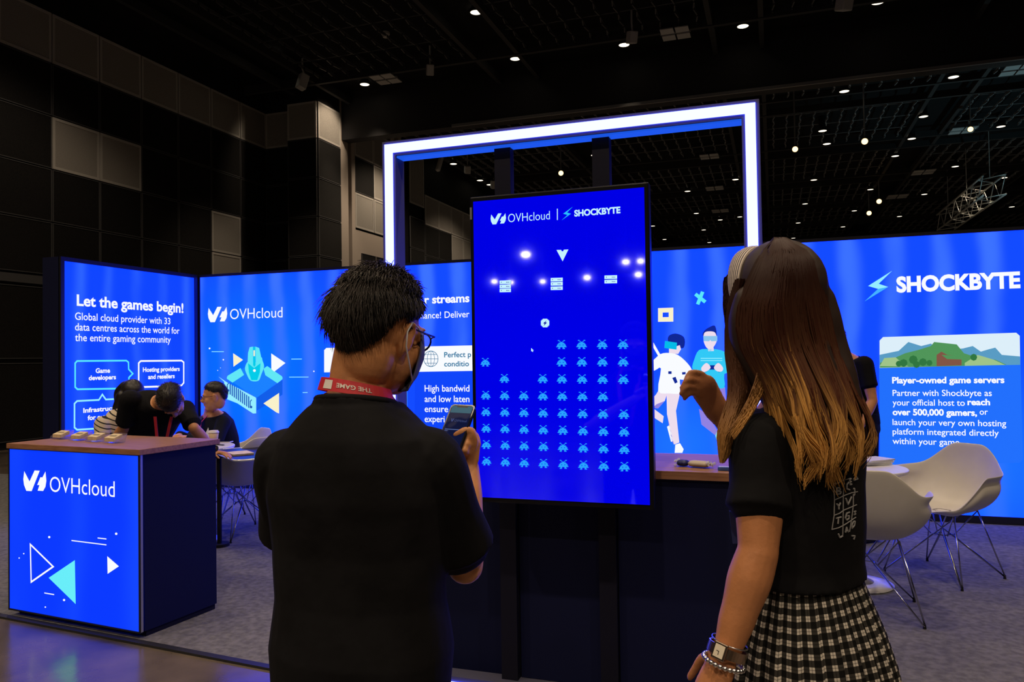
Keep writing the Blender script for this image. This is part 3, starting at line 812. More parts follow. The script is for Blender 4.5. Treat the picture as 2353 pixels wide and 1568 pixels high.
# ------------------------------------------------------------------ counter at the left
M_wood = noisy(mat('oak_laminate', (0.3, 0.14, 0.07), 0.45, spec=0.4), 6, (0.24, 0.105, 0.055), (0.36, 0.175, 0.09), stretch=(1.2, 14, 14), detail=6)
M_alu = mat('aluminium_edge', (0.5, 0.5, 0.52), 0.35, metal=0.8)
K0 = V((-3.17, 3.236, 0)); kr = V((-math.cos(ang), -math.sin(ang), 0)); kb = V((math.sin(-ang), math.cos(ang), 0))
kb = V((-math.sin(ang), math.cos(ang), 0)); Wc, Dc = 1.065, 0.53
KC = K0 + kr * Wc / 2 + kb * Dc / 2
t = thing('reception_counter', 'blue backlit counter with brown wooden top and cloud logo, left foreground', 'counter', KC)
RK = Matrix.Rotation(ang, 3, 'Z')
MB().box(KC + V((0, 0.01, 0.505)) , (Wc - 0.006, Dc - 0.03, 0.93), RK).build('body', M_navy, t)
MB().box(KC + V((0, 0.02, 0.0235)), (Wc - 0.03, Dc - 0.05, 0.033), RK).build('plinth', M_black, t)
MB().box(KC + V((0, 0, 0.985)), (Wc + 0.02, Dc + 0.03, 0.03), RK).build('worktop', M_wood, t, bevel=0.002)
fo = KC - kb * (Dc / 2)
MB().box(fo + V((0, 0, 0.508)), (Wc - 0.014, 0.012, 0.922), RK).build('light_panel', fabric('fabric_counter', (0.001, 0.040, 1.0), (0.006, 0.066, 1.0), 0, 0.5, 'X'), t)
mb = MB()
for sx in (-1, 1): mb.box(fo - kr * sx * (Wc / 2 - 0.003) + V((0, 0, 0.508)), (0.007, 0.020, 0.94), RK)
mb.box(fo + V((0, 0, 0.9695)), (Wc, 0.02, 0.006), RK); mb.box(fo + V((0, 0, 0.042)), (Wc, 0.02, 0.008), RK)
mb.build('panel_frame', M_frame, t)
MB().box(K0 + V((0.001, 0.004, 0.508)), (0.004, 0.014, 0.93), RK).build('corner_edge', M_alu, t)
PK = Plane(fo - kb * 0.0075, -kr, (0, 0, 1))
def D3(*p): return zz(p, 0, 960, 2.58)
mb = MB(); PK.mark(mb, 54.5, 1080, 107.5, 1128, 3); PK.text(mb, 'OVHcloud', 115.5, 1130, 264.5, 37, -0.004)
mb.build('cloud_logo', P_white, t)
mb = MB(); PK.stroke(mb, D3((181, 752), (186, 975), (316, 884)), 4, True); mb.build('triangle_outline', P_white, t)
mb = MB(); PK.poly(mb, D3((637, 822), (706, 882), (639, 927))); mb.build('triangle_print', P_white, t)
for x, y, r in ((293, 709, 2.6), (690, 689, 2.8), (142, 807, 1.5), (115, 833, 1.5), (381, 1082, 2.6), (270, 1124, 1.7)):
    mb = MB(); PK.dot(mb, *D3((x, y))[0], r); mb.build('dot_print', P_white, t)
for a, b in (((425, 729), (632, 755)), ((580, 714), (632, 720)), ((264, 1040), (322, 1050))):
    mb = MB(); PK.stroke(mb, D3(a, b), 2.3); mb.build('line_print', P_white, t)
mb = MB(); PK.poly(mb, D3((291, 950), (446, 845), (451, 1106)), 2); mb.build('triangle_print', lit('print_counter_cyan', (0.14, 0.85, 0.95)), t)

# card holders with stacks of cards on the worktop
M_acr = mat('clear_acrylic', (0.85, 0.88, 0.95), 0.05, trans=0.9, alpha=0.45)
M_card = noisy(mat('cream_card', (0.7, 0.58, 0.38), 0.7), 40, (0.62, 0.5, 0.32), (0.78, 0.66, 0.45))
names = ['leftmost', 'second from left', 'third from left', 'rightmost']
for i, (px, py) in enumerate(((142, 1009), (184, 1012), (223, 1015), (262, 1018))):
    c = onZ(px, py, 1.0); R = Matrix.Rotation(math.radians(-12), 3, 'Z')
    h = thing('card_holder', 'clear acrylic card holder on the wooden counter top, %s of four' % names[i], 'card holder', c, 'card holders on the counter')
    def q(x, y, z): return c + R @ V((x, y, z))
    mb = MB(); mb.prism([q(-.052, -.04, .0005), q(.052, -.04, .0005), q(.052, .035, .0005), q(-.052, .035, .0005)], (0, 0, .003)); mb.build('base', M_acr, h)
    mb = MB(); mb.prism([q(-.052, .032, .0036), q(.052, .032, .0036), q(.052, .046, .052), q(-.052, .046, .052)], R @ V((0, .003, 0))); mb.build('back_plate', M_acr, h)
    for s in (-1, 1):
        mb = MB(); mb.prism([q(.053 * s, -.04, .0036), q(.053 * s, .034, .0036), q(.053 * s, .046, .05), q(.053 * s, -.036, .02)], R @ V((.002 * s, 0, 0))); mb.build('side_plate', M_acr, h)
    st = thing('card_stack', 'stack of cream cards in the acrylic holder, %s of four' % names[i], 'cards', c, 'card stacks on the counter')
    T = R @ Matrix.Rotation(math.radians(20), 3, 'X')
    mb = MB()
    for k in range(8): mb.box(c + R @ V((0.001 * (k % 3), -0.004, 0.0205 + 0.0026 * k)), (0.09, 0.056, 0.0022), T)
    mb.build('cards', M_card, st)
    MB().box(c + R @ V((0, -0.0045, 0.0421)), (0.06, 0.012, 0.0006), T).build('printed_line', mat('card_ink', (0.35, 0.3, 0.22), 0.7), st)

# ------------------------------------------------------------------ LED portal, screen and counter in the middle
Y0 = 3.10
pl = onY(878, 328, Y0).x; pr = onY(1744, 222, Y0).x; ZF = 2.435; DF = 0.085
LB = 0.02
t = thing('light_frame', 'tall rectangular portal frame edged with a glowing blue-white light strip', 'light frame', ((pl + pr) / 2, Y0 + DF / 2, 0))
M_ledbody = mat('frame_body', (0.07, 0.07, 0.11), 0.5)
M_led = mat('led_strip', (0, 0, 0), 0.5, emit=LED)
wf = 0.066
MB().mm((pl, Y0, 0.012), (pl + wf, Y0 + DF, ZF)).build('side_post', M_ledbody, t)
MB().mm((pr - wf, Y0, 0.012), (pr, Y0 + DF, ZF)).build('side_post', M_ledbody, t)
MB().mm((pl + wf, Y0, ZF - wf), (pr - wf, Y0 + DF, ZF)).build('top_beam', M_ledbody, t)
MB().mm((pl + wf, Y0, 0.012), (pr - wf, Y0 + DF, 0.012 + 0.07)).build('bottom_beam', M_ledbody, t)
a, b = 0.014, 0.053      # strip inset / outset from the outer edge
mb = MB()
o_ = [(pl + a, 0.02), (pr - a, 0.02), (pr - a, ZF - a), (pl + a, ZF - a)]
i_ = [(pl + b, 0.06), (pr - b, 0.06), (pr - b, ZF - b), (pl + b, ZF - b)]
n = 4
vs = [V((x, Y0 - 0.006, z)) for x, z in o_ + i_] + [V((x, Y0 + 0.002, z)) for x, z in o_ + i_]
fs = []
for i in range(4):
    j = (i + 1) % 4
    fs += [(i, j, 4 + j, 4 + i), (8 + i, 12 + i, 12 + j, 8 + j), (i, 8 + i, 8 + j, j), (4 + i, 4 + j, 12 + j, 12 + i)]
mb.add(vs, fs); mb.build('led_strip', M_led, t)
M_post = mat('post_navy', (0.005, 0.005, 0.014), 0.6, spec=.2)
for px in (1168, 1389):
    x = onY(px, 330, Y0 + 0.12).x
    MB().mm((x - 0.036, Y0 + 0.035, 0.083), (x + 0.036, Y0 + 0.084, ZF - wf)).build('upright', M_post, t)
MB().mm((pl + wf, Y0 + 0.012, ZF - wf - 0.008), (pr - wf, Y0 + 0.08, ZF - wf - 0.0005)).build('soffit_glow', lit('soffit', (0.01, 0.09, 0.75)), t)  # blue light of the strip on the soffit, put in as emission

# counter inside the portal
ct = onY(1495, 1084, Y0 + 0.06).z
yc0, yc1 = Y0 + 0.14, 3.72
tc_ = thing('display_counter', 'dark navy counter with brown wooden top inside the light frame', 'counter', ((pl + pr) / 2, 3.45, 0))
MB().mm((pl + wf + 0.01, yc0, 0.007), (pr - wf - 0.01, yc1 - 0.03, 0.955)).build('body', M_navy, tc_)
MB().mm((pl + 0.13, yc0 - 0.0, 0.956), (pr - 0.127, yc1, 0.99)).build('worktop', M_wood, tc_, bevel=0.002)
x1p = onY(1168, 330, Y0 + 0.12).x + 0.04; x2p = onY(1389, 330, Y0 + 0.12).x + 0.04
MB().mm((x2p, Y0 + 0.045, 0.956), (pr - 0.122, yc0 - 0.001, 0.99)).build('worktop_front', M_wood, tc_, bevel=0.002)
MB().mm((x2p, Y0 + 0.062, 0.084), (pr - 0.122, yc0 - 0.001, 0.955)).build('front_panel', M_navy, tc_)
MB().mm((x1p, Y0 + 0.075, 0.084), (x2p - 0.082, yc0 - 0.001, 0.955)).build('front_panel', M_navy, tc_)

# portrait screen
YS = 2.97
c0 = onY(1079, 457, YS); c1 = onY(1490, 423, YS)
zt = onY(1478, 421, YS).z; zb = onY(1490, 1171, YS).z
sl, sr = c0.x, c1.x
t = thing('portrait_screen', 'large upright black-framed screen showing a blue pixel shooting game', 'screen', ((sl + sr) / 2, YS, zb))
M_bez = mat('screen_black', (0.005, 0.005, 0.007), 0.35, spec=0.2)
MB().mm((sl, YS, zb - 0.004), (sr, YS + 0.055, zt + 0.004)).build('casing', M_bez, t, bevel=0.006)
M_scr = mat('screen_glass', (0.0, 0.0, 0.0), 0.035, emit=(0.0, 0.0, 0.80), spec=0.5)
be = 0.017
MB().mm((sl + be, YS - 0.003, zb + be), (sr - be, YS, zt - be)).build('display', M_scr, t)
MB().mm(((sl + sr) / 2 - .25, YS + 0.055, (zb + zt) / 2 - .3), ((sl + sr) / 2 + .25, Y0 + .034, (zb + zt) / 2 + .3)).build('wall_mount', M_black, t)
mb = MB(); mb.mm((sl + 0.002, YS - 0.0035, zt - 0.09), (sl + 0.010, YS, zt - 0.04)); mb.build('maker_plate', M_alu, t)
PS = Plane((0, YS - 0.0032, 0), (1, 0, 0), (0, 0, 1))
W2 = lit('screen_white', (0.55, 0.88, 1.0)); W3 = lit('screen_cyan', (0.02, 0.36, 1.0)); W4 = lit('screen_bolt', (0.02, 0.5, 1.0))
def T1(*p): return zz(p, 1060, 400, 3.733)
mb = MB(); PS.mark(mb, 1127.8, 492, 1163, 516.5, -2); PS.text(mb, 'OVHcloud', 1168, 511.5, 1264, 20.5, -0.006); PS.poly(mb, [(1280, 480), (1282, 480), (1282, 506), (1280, 506)], 2)
mb.build('cloud_logo', W2, t)
mb = MB(); mb.mi(0); PS.poly(mb, T1((957, 282), (875, 342), (912, 352), (862, 398), (942, 342), (908, 332)), 2); mb.mi(1)
PS.text(mb, 'SHOCKBYTE', 1320, 497.5, 1426, 14.5, 0.04)
mb.build('bolt_logo', [W4, W2], t)
mb = MB(); PS.poly(mb, T1((818, 653), (858, 652), (862, 664), (876, 664), (880, 651), (920, 648), (870, 750)), 2); mb.build('ship_icon', W2, t)
W5 = lit('screen_ink', (0.0, 0.0, 0.35))
for x0, x1, rows in ((330, 427, (912, 948, 983)), (768, 871, (890, 926, 964)), (1229, 1337, (869, 907))):
    for y in rows:
        mb = MB(); PS.poly(mb, T1((x0, y + 3), (x1, y), (x1, y + 31), (x0, y + 33)), 2); mb.mi(1)
        w_ = x1 - x0
        for fx in (0.16, 0.62, 0.72, 0.82): PS.poly(mb, T1((x0 + w_ * fx - 3, y + 14), (x0 + w_ * fx + 3, y + 14), (x0 + w_ * fx + 3, y + 21), (x0 + w_ * fx - 3, y + 21)), 3)
        mb.build('server_icon', [W2, W5], t)
mb = MB(); PS.poly(mb, T1((700, 1243), (740, 1243), (740, 1250), (748, 1250), (748, 1258), (756, 1258), (756, 1300), (748, 1300), (748, 1309), (740, 1309), (740, 1316), (700, 1316), (700, 1309), (692, 1309), (692, 1300), (684, 1300), (684, 1258), (692, 1258), (692, 1250), (700, 1250)), 2)
mb.mi(1); PS.poly(mb, T1((735, 1255), (703, 1283), (716, 1284), (708, 1305), (738, 1275), (724, 1274)), 3); mb.build('bolt_icon', [W2, W5], t)
mb = MB(); PS.poly(mb, T1((601, 1493), (622, 1515), (613, 1517), (618, 1526), (612, 1528), (607, 1519), (601, 1523)), 2); mb.build('cursor_icon', W2, t)
BUG = ["..##.....##..", "....#...#....", ".....###.....", "...#######...", "..#########..", ".###.###.###.", ".###########.", "#############", "...##...##...", "..###...###.."]
colx = [(206, 218), (368, 379), (534, 541), (697, 707), (860, 876), (1033, 1049), (1210, 1222), (1388, 1400)]
rowy = [(125, 117), (272, 267), (410, 418), (555, 568), (697, 718), (838, 868), (978, 1018), (1120, 1168)]
have = [(4, 5, 6, 7), (0, 4, 5, 6, 7), (1, 3, 4, 5, 6, 7), (0, 1, 2, 3, 4, 5, 6)] + [range(8)] * 4
for r, cs in enumerate(have):
    for c in cs:
        mb = MB()
        x = colx[c][0] + (colx[c][1] - colx[c][0]) * r / 7; y = rowy[r][0] + (rowy[r][1] - rowy[r][0]) * c / 7
        sx = (82 + c * 1.6) / 13; sy = (72 + c) / 10
        for j, line in enumerate(BUG):
            i = 0
            while i < 13:
                if line[i] == '#':
                    k = i
                    while k < 13 and line[k] == '#': k += 1
                    X0, X1 = x + (i - 6.5) * sx, x + (k - 6.5) * sx; Y_0 = y + (j - 5) * sy
                    PS.poly(mb, zz([(X0, Y_0), (X1, Y_0), (X1, Y_0 + sy), (X0, Y_0 + sy)], 1060, 760, 3.733), 2)
                    i = k
                else: i += 1
        mb.build('pixel_bug', W3, t)

# floodlights added behind the camera to give the white spots mirrored in the screen
for (px, py, s_), nm in zip(((1208, 585, 1.9), (1438, 602, 1.35), (1472, 600, 1.25), (1467, 631, 1.3), (1349, 638, 1.3), (1247, 647, 1.05), (1136, 647, 1.15), (1174, 649, 1.0)),
        ('largest white spot', 'upper spot at the right edge, inner one', 'upper spot touching the right edge', 'lower spot at the right edge', 'spot left of the right server icon', 'spot left of the middle server icon', 'spot left of the left server icon', 'spot on the left server icon')):
    d = ray(px, py); h = onY(px, py, YS - 0.003); d = V((d.x, -d.y, d.z))
    p = h + d * ((-20 - h.y) / d.y)
    spotlight(0, 0, 0, 'floodlight mirrored in the upright screen as the ' + nm, s_, p, -d + V((0, 0, -1.6)), M_flood, 'floodlights mirrored in the screen')

# things lying on the display counter
p = onZ(1595, 1073, 0.9915)
t = thing('wrapped_bundle', 'navy and cream bundle in shiny clear wrap on the wooden counter', 'bundle', p)
du = V((0.96, -0.28, 0)).normalized(); dv = V((-du.y, du.x, 0))
def slab(c, L_, W_, H_, n=10):
    rings = []
    for i in range(n + 1):
        s = i / n; k = max(0.15, (1 - (2 * s - 1) ** 6)) ** 0.5
        rings.append([c + du * (s - 0.5) * L_ + dv * (W_ / 2 * k * math.cos(a_)) + V((0, 0, H_ / 2 + H_ / 2 * k * math.sin(a_))) for a_ in [2 * math.pi * q / 14 for q in range(14)]])
    return rings
MB().rings(slab(p - du * 0.048, 0.045, 0.055, 0.026)).build('navy_end', mat('navy_fabric', (0.01, 0.015, 0.12), 0.5), t, smooth=True)
MB().rings(slab(p + du * 0.022, 0.09, 0.058, 0.027)).build('cream_part', mat('cream_fabric', (0.55, 0.48, 0.40), 0.6), t, smooth=True)
M_film = mat('clear_film', (0.9, 0.92, 0.95), 0.12, alpha=0.55, spec=1.0)
random.seed(3)
for s in (-1, 1):
    mb = MB()
    for k in range(16):
        q = p + du * (s * (0.068 + random.uniform(-.006, .012))) + dv * random.uniform(-.026, .026) + V((0, 0, random.uniform(.004, .026)))
        mb.ball(q, random.uniform(.003, .007), seg=6, ring=4)
    mb.build('crumpled_wrap', M_film, t)
p = onZ(1668, 1080, 0.9915)
t = thing('small_box', 'small blue and white box on the counter at the woman in plaid skirt', 'box', p)
MB().box(p + V((0, 0, 0.006)), (0.06, 0.05, 0.011)).build('carton', mat('box_blue', (0.05, 0.12, 0.4), 0.5), t)
MB().box(p + V((0, 0, 0.0125)), (0.055, 0.02, 0.0015)).build('white_label', M_white, t)
# ------------------------------------------------------------------ moulded armchairs on wire bases
M_shell = noisy(mat('chair_shell_white', (0.72, 0.69, 0.64), 0.42), 5, (0.58, 0.55, 0.50), (0.63, 0.60, 0.55))
def shell_mb():
    nphi, ns = 72, 18
    def sm(a, b, x):
        x = min(1, max(0, (x - a) / (b - a))); return x * x * (3 - 2 * x)
    rows = []
    for j in range(ns + 1):
        s = j / ns; ring = []
        for i in range(nphi):
            ph = -math.pi + 2 * math.pi * i / nphi            # 0 = back, +-pi = front
            d = abs(math.degrees(ph))
            h = 0.83 - 0.145 * sm(14, 58, d) - 0.215 * sm(104, 140, d) - 0.035 * sm(145, 180, d)
            rx = 0.30; ry = 0.285 if d < 90 else 0.265
            e = 2.5
            cx, cy = math.sin(ph), -math.cos(ph)
            k = (abs(cx) ** e + abs(cy) ** e) ** (-1 / e)
            arm = sm(45, 75, d) * (1 - sm(112, 135, d))
            front = sm(140, 165, d)
            a = s * math.pi / 2
            rr = math.sin(a) ** 0.74 * (1 - 0.06 * front)
            z = 0.415 + (h - 0.415) * (1 - math.cos(a)) ** 1.3 + 0.02 * front * (s ** 2) * (1 - s) * 4 - 0.012 * front * s ** 6
            fl = 0.035 * arm * sm(0.80, 1.0, s) - 0.035 * arm * sm(0.3, 0.8, s) * (1 - sm(0.80, 1.0, s))
            lean = -0.045 * (1 - sm(40, 95, d)) * s ** 2
            x = cx * k * rx * rr + math.copysign(fl, cx) * (1 if abs(cx) > .2 else 0)
            y = cy * k * ry * rr + lean
            if arm and s > 0.9: z -= 0.012 * arm * sm(0.9, 1, s)
            ring.append(V((x, y, z)))
        rows.append(ring)
    mb = MB()
    cidx = V((0, 0, 0.415))
    rows = rows[1:]
    n = nphi
    vs = [cidx] + [p for r in rows for p in r]; fs = []
    for i in range(n):
        fs.append((0, 1 + (i + 1) % n, 1 + i)[::-1])
    for r in range(len(rows) - 1):
        for i in range(n):
            a, b = 1 + r * n + i, 1 + r * n + (i + 1) % n
            fs.append((a, b, b + n, a + n))
    return mb.add(vs, fs)
chair = thing('armchair', 'proto', 'chair', (0, 0, 0), 'white shell armchairs')
o = shell_mb().build('seat_shell', M_shell, chair, smooth=True)
sd = o.modifiers.new('thick', 'SOLIDIFY'); sd.thickness = 0.007; sd.offset = 0
ss = o.modifiers.new('sub', 'SUBSURF'); ss.levels = 1; ss.render_levels = 1
M_wire = mat('chrome_wire', (0.45, 0.45, 0.48), 0.22, metal=1.0)
for sx in (-1, 1):
    for sy in (-1, 1):
        ft = V((sx * 0.255, sy * 0.235, 0.012)); top = V((sx * 0.155, sy * 0.13, 0.425)); mid = V((sx * 0.035, sy * 0.035, 0.265)); opp = V((-sx * 0.14, sy * 0.11, 0.42))
        mb = MB()
        mb.tube([ft + V((sx * .004, 0, 0)), top], 0.0048, 8); mb.tube([ft, mid, V((-sx * 0.09, -sy * 0.10, 0.415))], 0.0042, 8)
        mb.tube([ft + V((0, sy * .006, 0)), mid + V((0, sy * .012, 0))], 0.0042, 8)
        mb.tube([top, mid + V((sx * .02, 0, 0.0))], 0.004, 8); mb.tube([mid, V((-sx * 0.035, sy * 0.035, 0.265))] if sy > 0 else [mid, V((sx * 0.035, -sy * 0.035, 0.265))], 0.004, 8)
        l = mb.build('leg', M_wire, chair, smooth=True)
        MB().cyl(ft + V((0, 0, -0.012)), ft + V((0, 0, 0.012)), 0.009, 0.007, 12).build('foot_glide', M_black, l)
_first = [True]
def put_chair(loc, facing, label):
    c = chair if _first[0] else copy_tree(chair)
    _first[0] = False
    c.location = (loc[0], loc[1], 0.0065); c.rotation_euler = (0, 0, math.atan2(facing[1], facing[0]) - math.pi / 2)
    c['label'] = label
    return c
def floor_at(px, py): return onZ(px, py, 0.0065)
q = floor_at(2168, 1322); put_chair(q, (-0.66, -0.75), 'white shell armchair facing the aisle by the right backlit wall, fully in view')
q = floor_at(1995, 1402); put_chair(q, (0.05, 1.0), 'white shell armchair seen from behind, right next to the plaid skirt')
q = floor_at(560, 1226); put_chair(q, (-0.93, 0.36), 'white shell armchair behind the left counter, showing its grey side')
q = at(533, 1100, 6.98); put_chair((q.x, q.y, 0), (-0.46, -0.887), 'white shell armchair under the seated man in glasses')
q = at(286, 1100, 6.3); put_chair((q.x, q.y, 0), (0.9, -0.35), 'white shell armchair under the person in striped top, mostly hidden')

# ------------------------------------------------------------------ tables
M_ttop = mat('table_white', (0.74, 0.73, 0.72), 0.3)
def round_table(c, r, z, label):
    t = thing('round_table', label, 'table', (c.x, c.y, 0.0065))
    p = V((c.x, c.y, 0))
    MB().tube([p + V((0, 0, z - 0.022)), p + V((0, 0, z - 0.016)), p + V((0, 0, z - 0.004)), p + V((0, 0, z))], [r - 0.006, r, r, r - 0.004], 56).build('tabletop', M_ttop, t, smooth=False)
    MB().tube([p + V((0, 0, 0.03)), p + V((0, 0, 0.06)), p + V((0, 0, 0.2)), p + V((0, 0, z - 0.1)), p + V((0, 0, z - 0.0225))], [0.10, 0.045, 0.028, 0.028, 0.09], 24).build('stem', M_ttop, t, smooth=True)
    MB().tube([p + V((0, 0, 0.0065)), p + V((0, 0, 0.014)), p + V((0, 0, 0.028)), p + V((0, 0, 0.03))], [0.21, 0.215, 0.12, 0.06], 40).build('base', M_ttop, t, smooth=True)
    return t
tl = at(438, 1020, 6.3); ZTL = 0.770
round_table(tl, 0.34, ZTL, 'white round table with a paper cup in front of the seated man')
tr = at(1962, 1080, 4.85)
round_table(tr, 0.31, 0.735, 'white round table with booklets between the two right armchairs')

M_cup = mat('paper_cup', (0.52, 0.36, 0.22), 0.6); M_lid = mat('cup_lid', (0.8, 0.76, 0.7), 0.4)
c = onZ(491, 1021, ZTL)
t = thing('paper_cup', 'brown paper coffee cup with white lid on the left round table', 'cup', c)
MB().tube([c + V((0, 0, .001)), c + V((0, 0, .095))], [0.029, 0.041], 24).build('cup_body', M_cup, t, smooth=True)
MB().tube([c + V((0, 0, .0955)), c + V((0, 0, .103)), c + V((0, 0, .104)), c + V((0, 0, .114))], [0.044, 0.044, 0.039, 0.036], 24).build('lid', M_lid, t)
c = onZ(514, 1017, ZTL)
t = thing('mobile_phone', 'small dark slab with white edge lying behind the paper cup', 'phone', c)
MB().box(c + V((0, 0, .0045)), (0.14, 0.07, 0.008), Matrix.Rotation(.25, 3, 'Z')).build('case', M_white, t, bevel=0.002)
MB().box(c + V((0, 0, .0091)), (0.13, 0.062, 0.001), Matrix.Rotation(.25, 3, 'Z')).build('glass', M_bez, t)
c = onZ(474, 1015, ZTL)
t = thing('folded_paper', 'pointed folded white paper standing left of the paper cup', 'paper', c)
mb = MB(); M_paper = mat('paper', (0.72, 0.73, 0.78), 0.7)
mb.add([c + V((-.045, 0, .001)), c + V((.045, -.01, .001)), c + V((0.005, .02, .12)), c + V((0.0, .06, .001))], [(0, 1, 2), (1, 3, 2), (3, 0, 2), (0, 3, 1)])
mb.build('sheet', M_paper, t)
t['category'] = 'paper'
c = onZ(505, 1024, ZTL)
t = thing('pen', 'thin dark pen lying in front of the paper cup', 'pen', c)
MB().cyl(c + V((-.05, .01, .005)), c + V((.05, -.01, .005)), .004, n=10).build('barrel', M_black, t); MB().cyl(c + V((.0505, -.0101, .005)), c + V((.062, -.0124, .005)), .0035, .001, 10).build('tip', M_chrome, t)

# square side table with bright rounded rim, notebook on it
n0 = onZ(541, 1058, 0.76); n1 = onZ(470, 1030, 0.76); u = (n1 - n0); u.z = 0; u.normalize(); v_ = V((-u.y, u.x, 0))
if v_.dot(FWD) < 0: v_ = -v_
L_, D_ = 0.80, 0.46
ctr = n0 + u * L_ / 2 + v_ * D_ / 2
t = thing('side_table', 'dark square table with a bright rounded rim under the cream notebook', 'table', (ctr.x, ctr.y, 0.0065))
rr_ = rrect(0, 0, L_, D_, 0.06)
rim = [n0 + u * a + v_ * b for a, b in rr_]
MB().tube([p + V((0, 0, -0.007)) for p in rim], 0.009, 8, closed=True).build('rim', mat('rim_pale', (0.75, 0.78, 0.85), 0.2, metal=0.3), t, smooth=True)
mb = MB(); mb.prism([n0 + u * a + v_ * b + V((0, 0, -.010)) for a, b in rrect(0.004, 0.004, L_ - .004, D_ - .004, 0.056)], (0, 0, 0.008)); mb.build('tabletop', M_bez, t)
ctr = n0 + u * .74 + v_ * .06
MB().tube([V((ctr.x, ctr.y, 0.03)), V((ctr.x, ctr.y, 0.749))], 0.018, 16).build('stem', M_black, t)
MB().cyl(V((ctr.x, ctr.y, 0.0065)), V((ctr.x, ctr.y, 0.0295)), 0.075, n=32).build('base', M_black, t)
nb = onZ(536, 1046, 0.76)
t = thing('notebook', 'cream notebook under the hand of the bending person', 'notebook', nb)
RN = Matrix.Rotation(math.atan2(u.y, u.x), 3, 'Z')
nbz = 0.7585
MB().box(V((nb.x, nb.y, nbz + 0.0055)) + u * 0.04 + v_ * 0.06, (0.2, 0.15, 0.009), RN).build('pages', M_card, t)
MB().box(V((nb.x, nb.y, nbz + 0.0112)) + u * 0.04 + v_ * 0.06, (0.205, 0.155, 0.002), RN).build('cover', M_card, t)

# booklets on the right table
c = onZ(2008, 1068, 0.7355)
for i in range(3):
    t = thing('booklet', ('white booklet, %s of the pile on the right round table' % ('bottom', 'middle', 'top')[i]), 'booklet', c + V((0, 0, 0.012 * i)), 'booklets on the right table')
    R = Matrix.Rotation(0.5 + 0.12 * i, 3, 'Z'); p = c + V((0.01 * i - .02, 0.02, 0.012 * i + .0065))
    MB().box(p, (0.21, 0.15, 0.0085), R).build('pages', M_paper, t); MB().box(p + V((0, 0, .005)), (0.214, 0.154, 0.0012), R).build('cover', M_white, t)
# ------------------------------------------------------------------ people: shared shapes
def skin_mat(name, c):
    return noisy(mat(name, c, 0.48, spec=0.4), 30, tuple(x * 0.92 for x in c), tuple(min(1, x * 1.06) for x in c), bump=0.06, bscale=160)
M_skin = skin_mat('skin_tan', (0.62, 0.275, 0.115))
M_skin2 = skin_mat('skin_warm', (0.48, 0.20, 0.082))
M_tee = noisy(mat('black_tee', (0.012, 0.012, 0.014), 0.85, spec=0.15), 9, (0.004, 0.004, 0.005), (0.007, 0.007, 0.009), bump=0.5, bscale=11)
M_trs = mat('dark_trousers', (0.012, 0.013, 0.02), 0.85, spec=0.1)
M_shoe = mat('dark_shoe', (0.02, 0.02, 0.02), 0.5)
M_hairb = mat('black_hair', (0.010, 0.008, 0.008), 0.42, spec=0.5)
M_red = mat('lanyard_red', (0.55, 0.02, 0.035), 0.55)
M_eyew = mat('eye_white', (0.7, 0.68, 0.66), 0.2); M_iris = mat('eye_dark', (0.02, 0.012, 0.01), 0.15)

def basis(fwd, up=(0, 0, 1)):
    f = V(fwd).normalized(); r = f.cross(V(up)).normalized(); u = r.cross(f)
    return Matrix(((r.x, f.x, u.x), (r.y, f.y, u.y), (r.z, f.z, u.z)))
def ell(c, r, f, rx, ry, n=36, e=2.35):
    out = []
    for i in range(n):
        a = 2 * math.pi * i / n; cx, sy = math.cos(a), math.sin(a)
        k = (abs(cx) ** e + abs(sy) ** e) ** (-1 / e)
        out.append(V(c) + V(r) * (cx * k * rx) + V(f) * (sy * k * ry))
    return out
def mixv(a, b, t): return V(a) * (1 - t) + V(b) * t
def head(mb, c, R, s=1.0, chin=1.0):
    def q(x, y, z): return V(c) + R @ (V((x, y, z)) * s)
    def b(x, y, z, r, rot=None): mb.ball(q(x, y, z), tuple(k * s for k in r), R if rot is None else R @ rot)
    b(0, -0.008, 0.032, (0.077, 0.098, 0.096)); b(0, 0.028, -0.035, (0.062, 0.068, 0.085)); b(0, 0.012, -0.05, (0.060, 0.06, 0.055))
    b(0, -0.035, -0.045, (0.060, 0.058, 0.075)); b(0, 0.068, -0.098, (0.026, 0.024, 0.02)); b(0, 0.07, 0.022, (0.056, 0.026, 0.03))
    for k in (-1, 1):
        b(k * 0.04, 0.062, -0.03, (0.025, 0.026, 0.026)); b(k * 0.032, 0.088, 0.030, (0.023, 0.011, 0.007))
        e = Matrix.Rotation(k * -0.35, 3, 'Z')
        mb.tube([q(k * (0.076 + 0.012 * math.sin(max(0, a))), -0.006 - 0.016 * math.cos(a) , -0.012 + 0.033 * math.sin(a)) for a in [2 * math.pi * i / 14 for i in range(14)]], 0.0052 * s, 8, closed=True)
        b(k * 0.076, -0.004, -0.014, (0.006, 0.014, 0.026), e)
        b(k * 0.013, 0.107, -0.030, (0.009, 0.011, 0.008))
        b(k * 0.032, 0.079, 0.008, (0.019, 0.013, 0.012))
    mb.tube([q(0, 0.086, 0.022), q(0, 0.098, 0.002), q(0, 0.113, -0.024), q(0, 0.104, -0.036)], [0.008 * s, 0.010 * s, 0.013 * s, 0.009 * s], 10)
    b(0, 0.090, -0.058, (0.022, 0.010, 0.006)); b(0, 0.088, -0.070, (0.019, 0.010, 0.007))
def eyes(c, R, parent, s=1.0):
    for k in (-1, 1):
        p = V(c) + R @ (V((k * 0.032, 0.086, 0.009)) * s)
        mb = MB(); mb.ball(p, 0.0095 * s, seg=12, ring=8); mb.mi(1).ball(p + R @ V((0, 0.0058 * s, 0)), 0.0052 * s, seg=10, ring=6)
        mb.build('eye', [M_eyew, M_iris], parent, smooth=True)
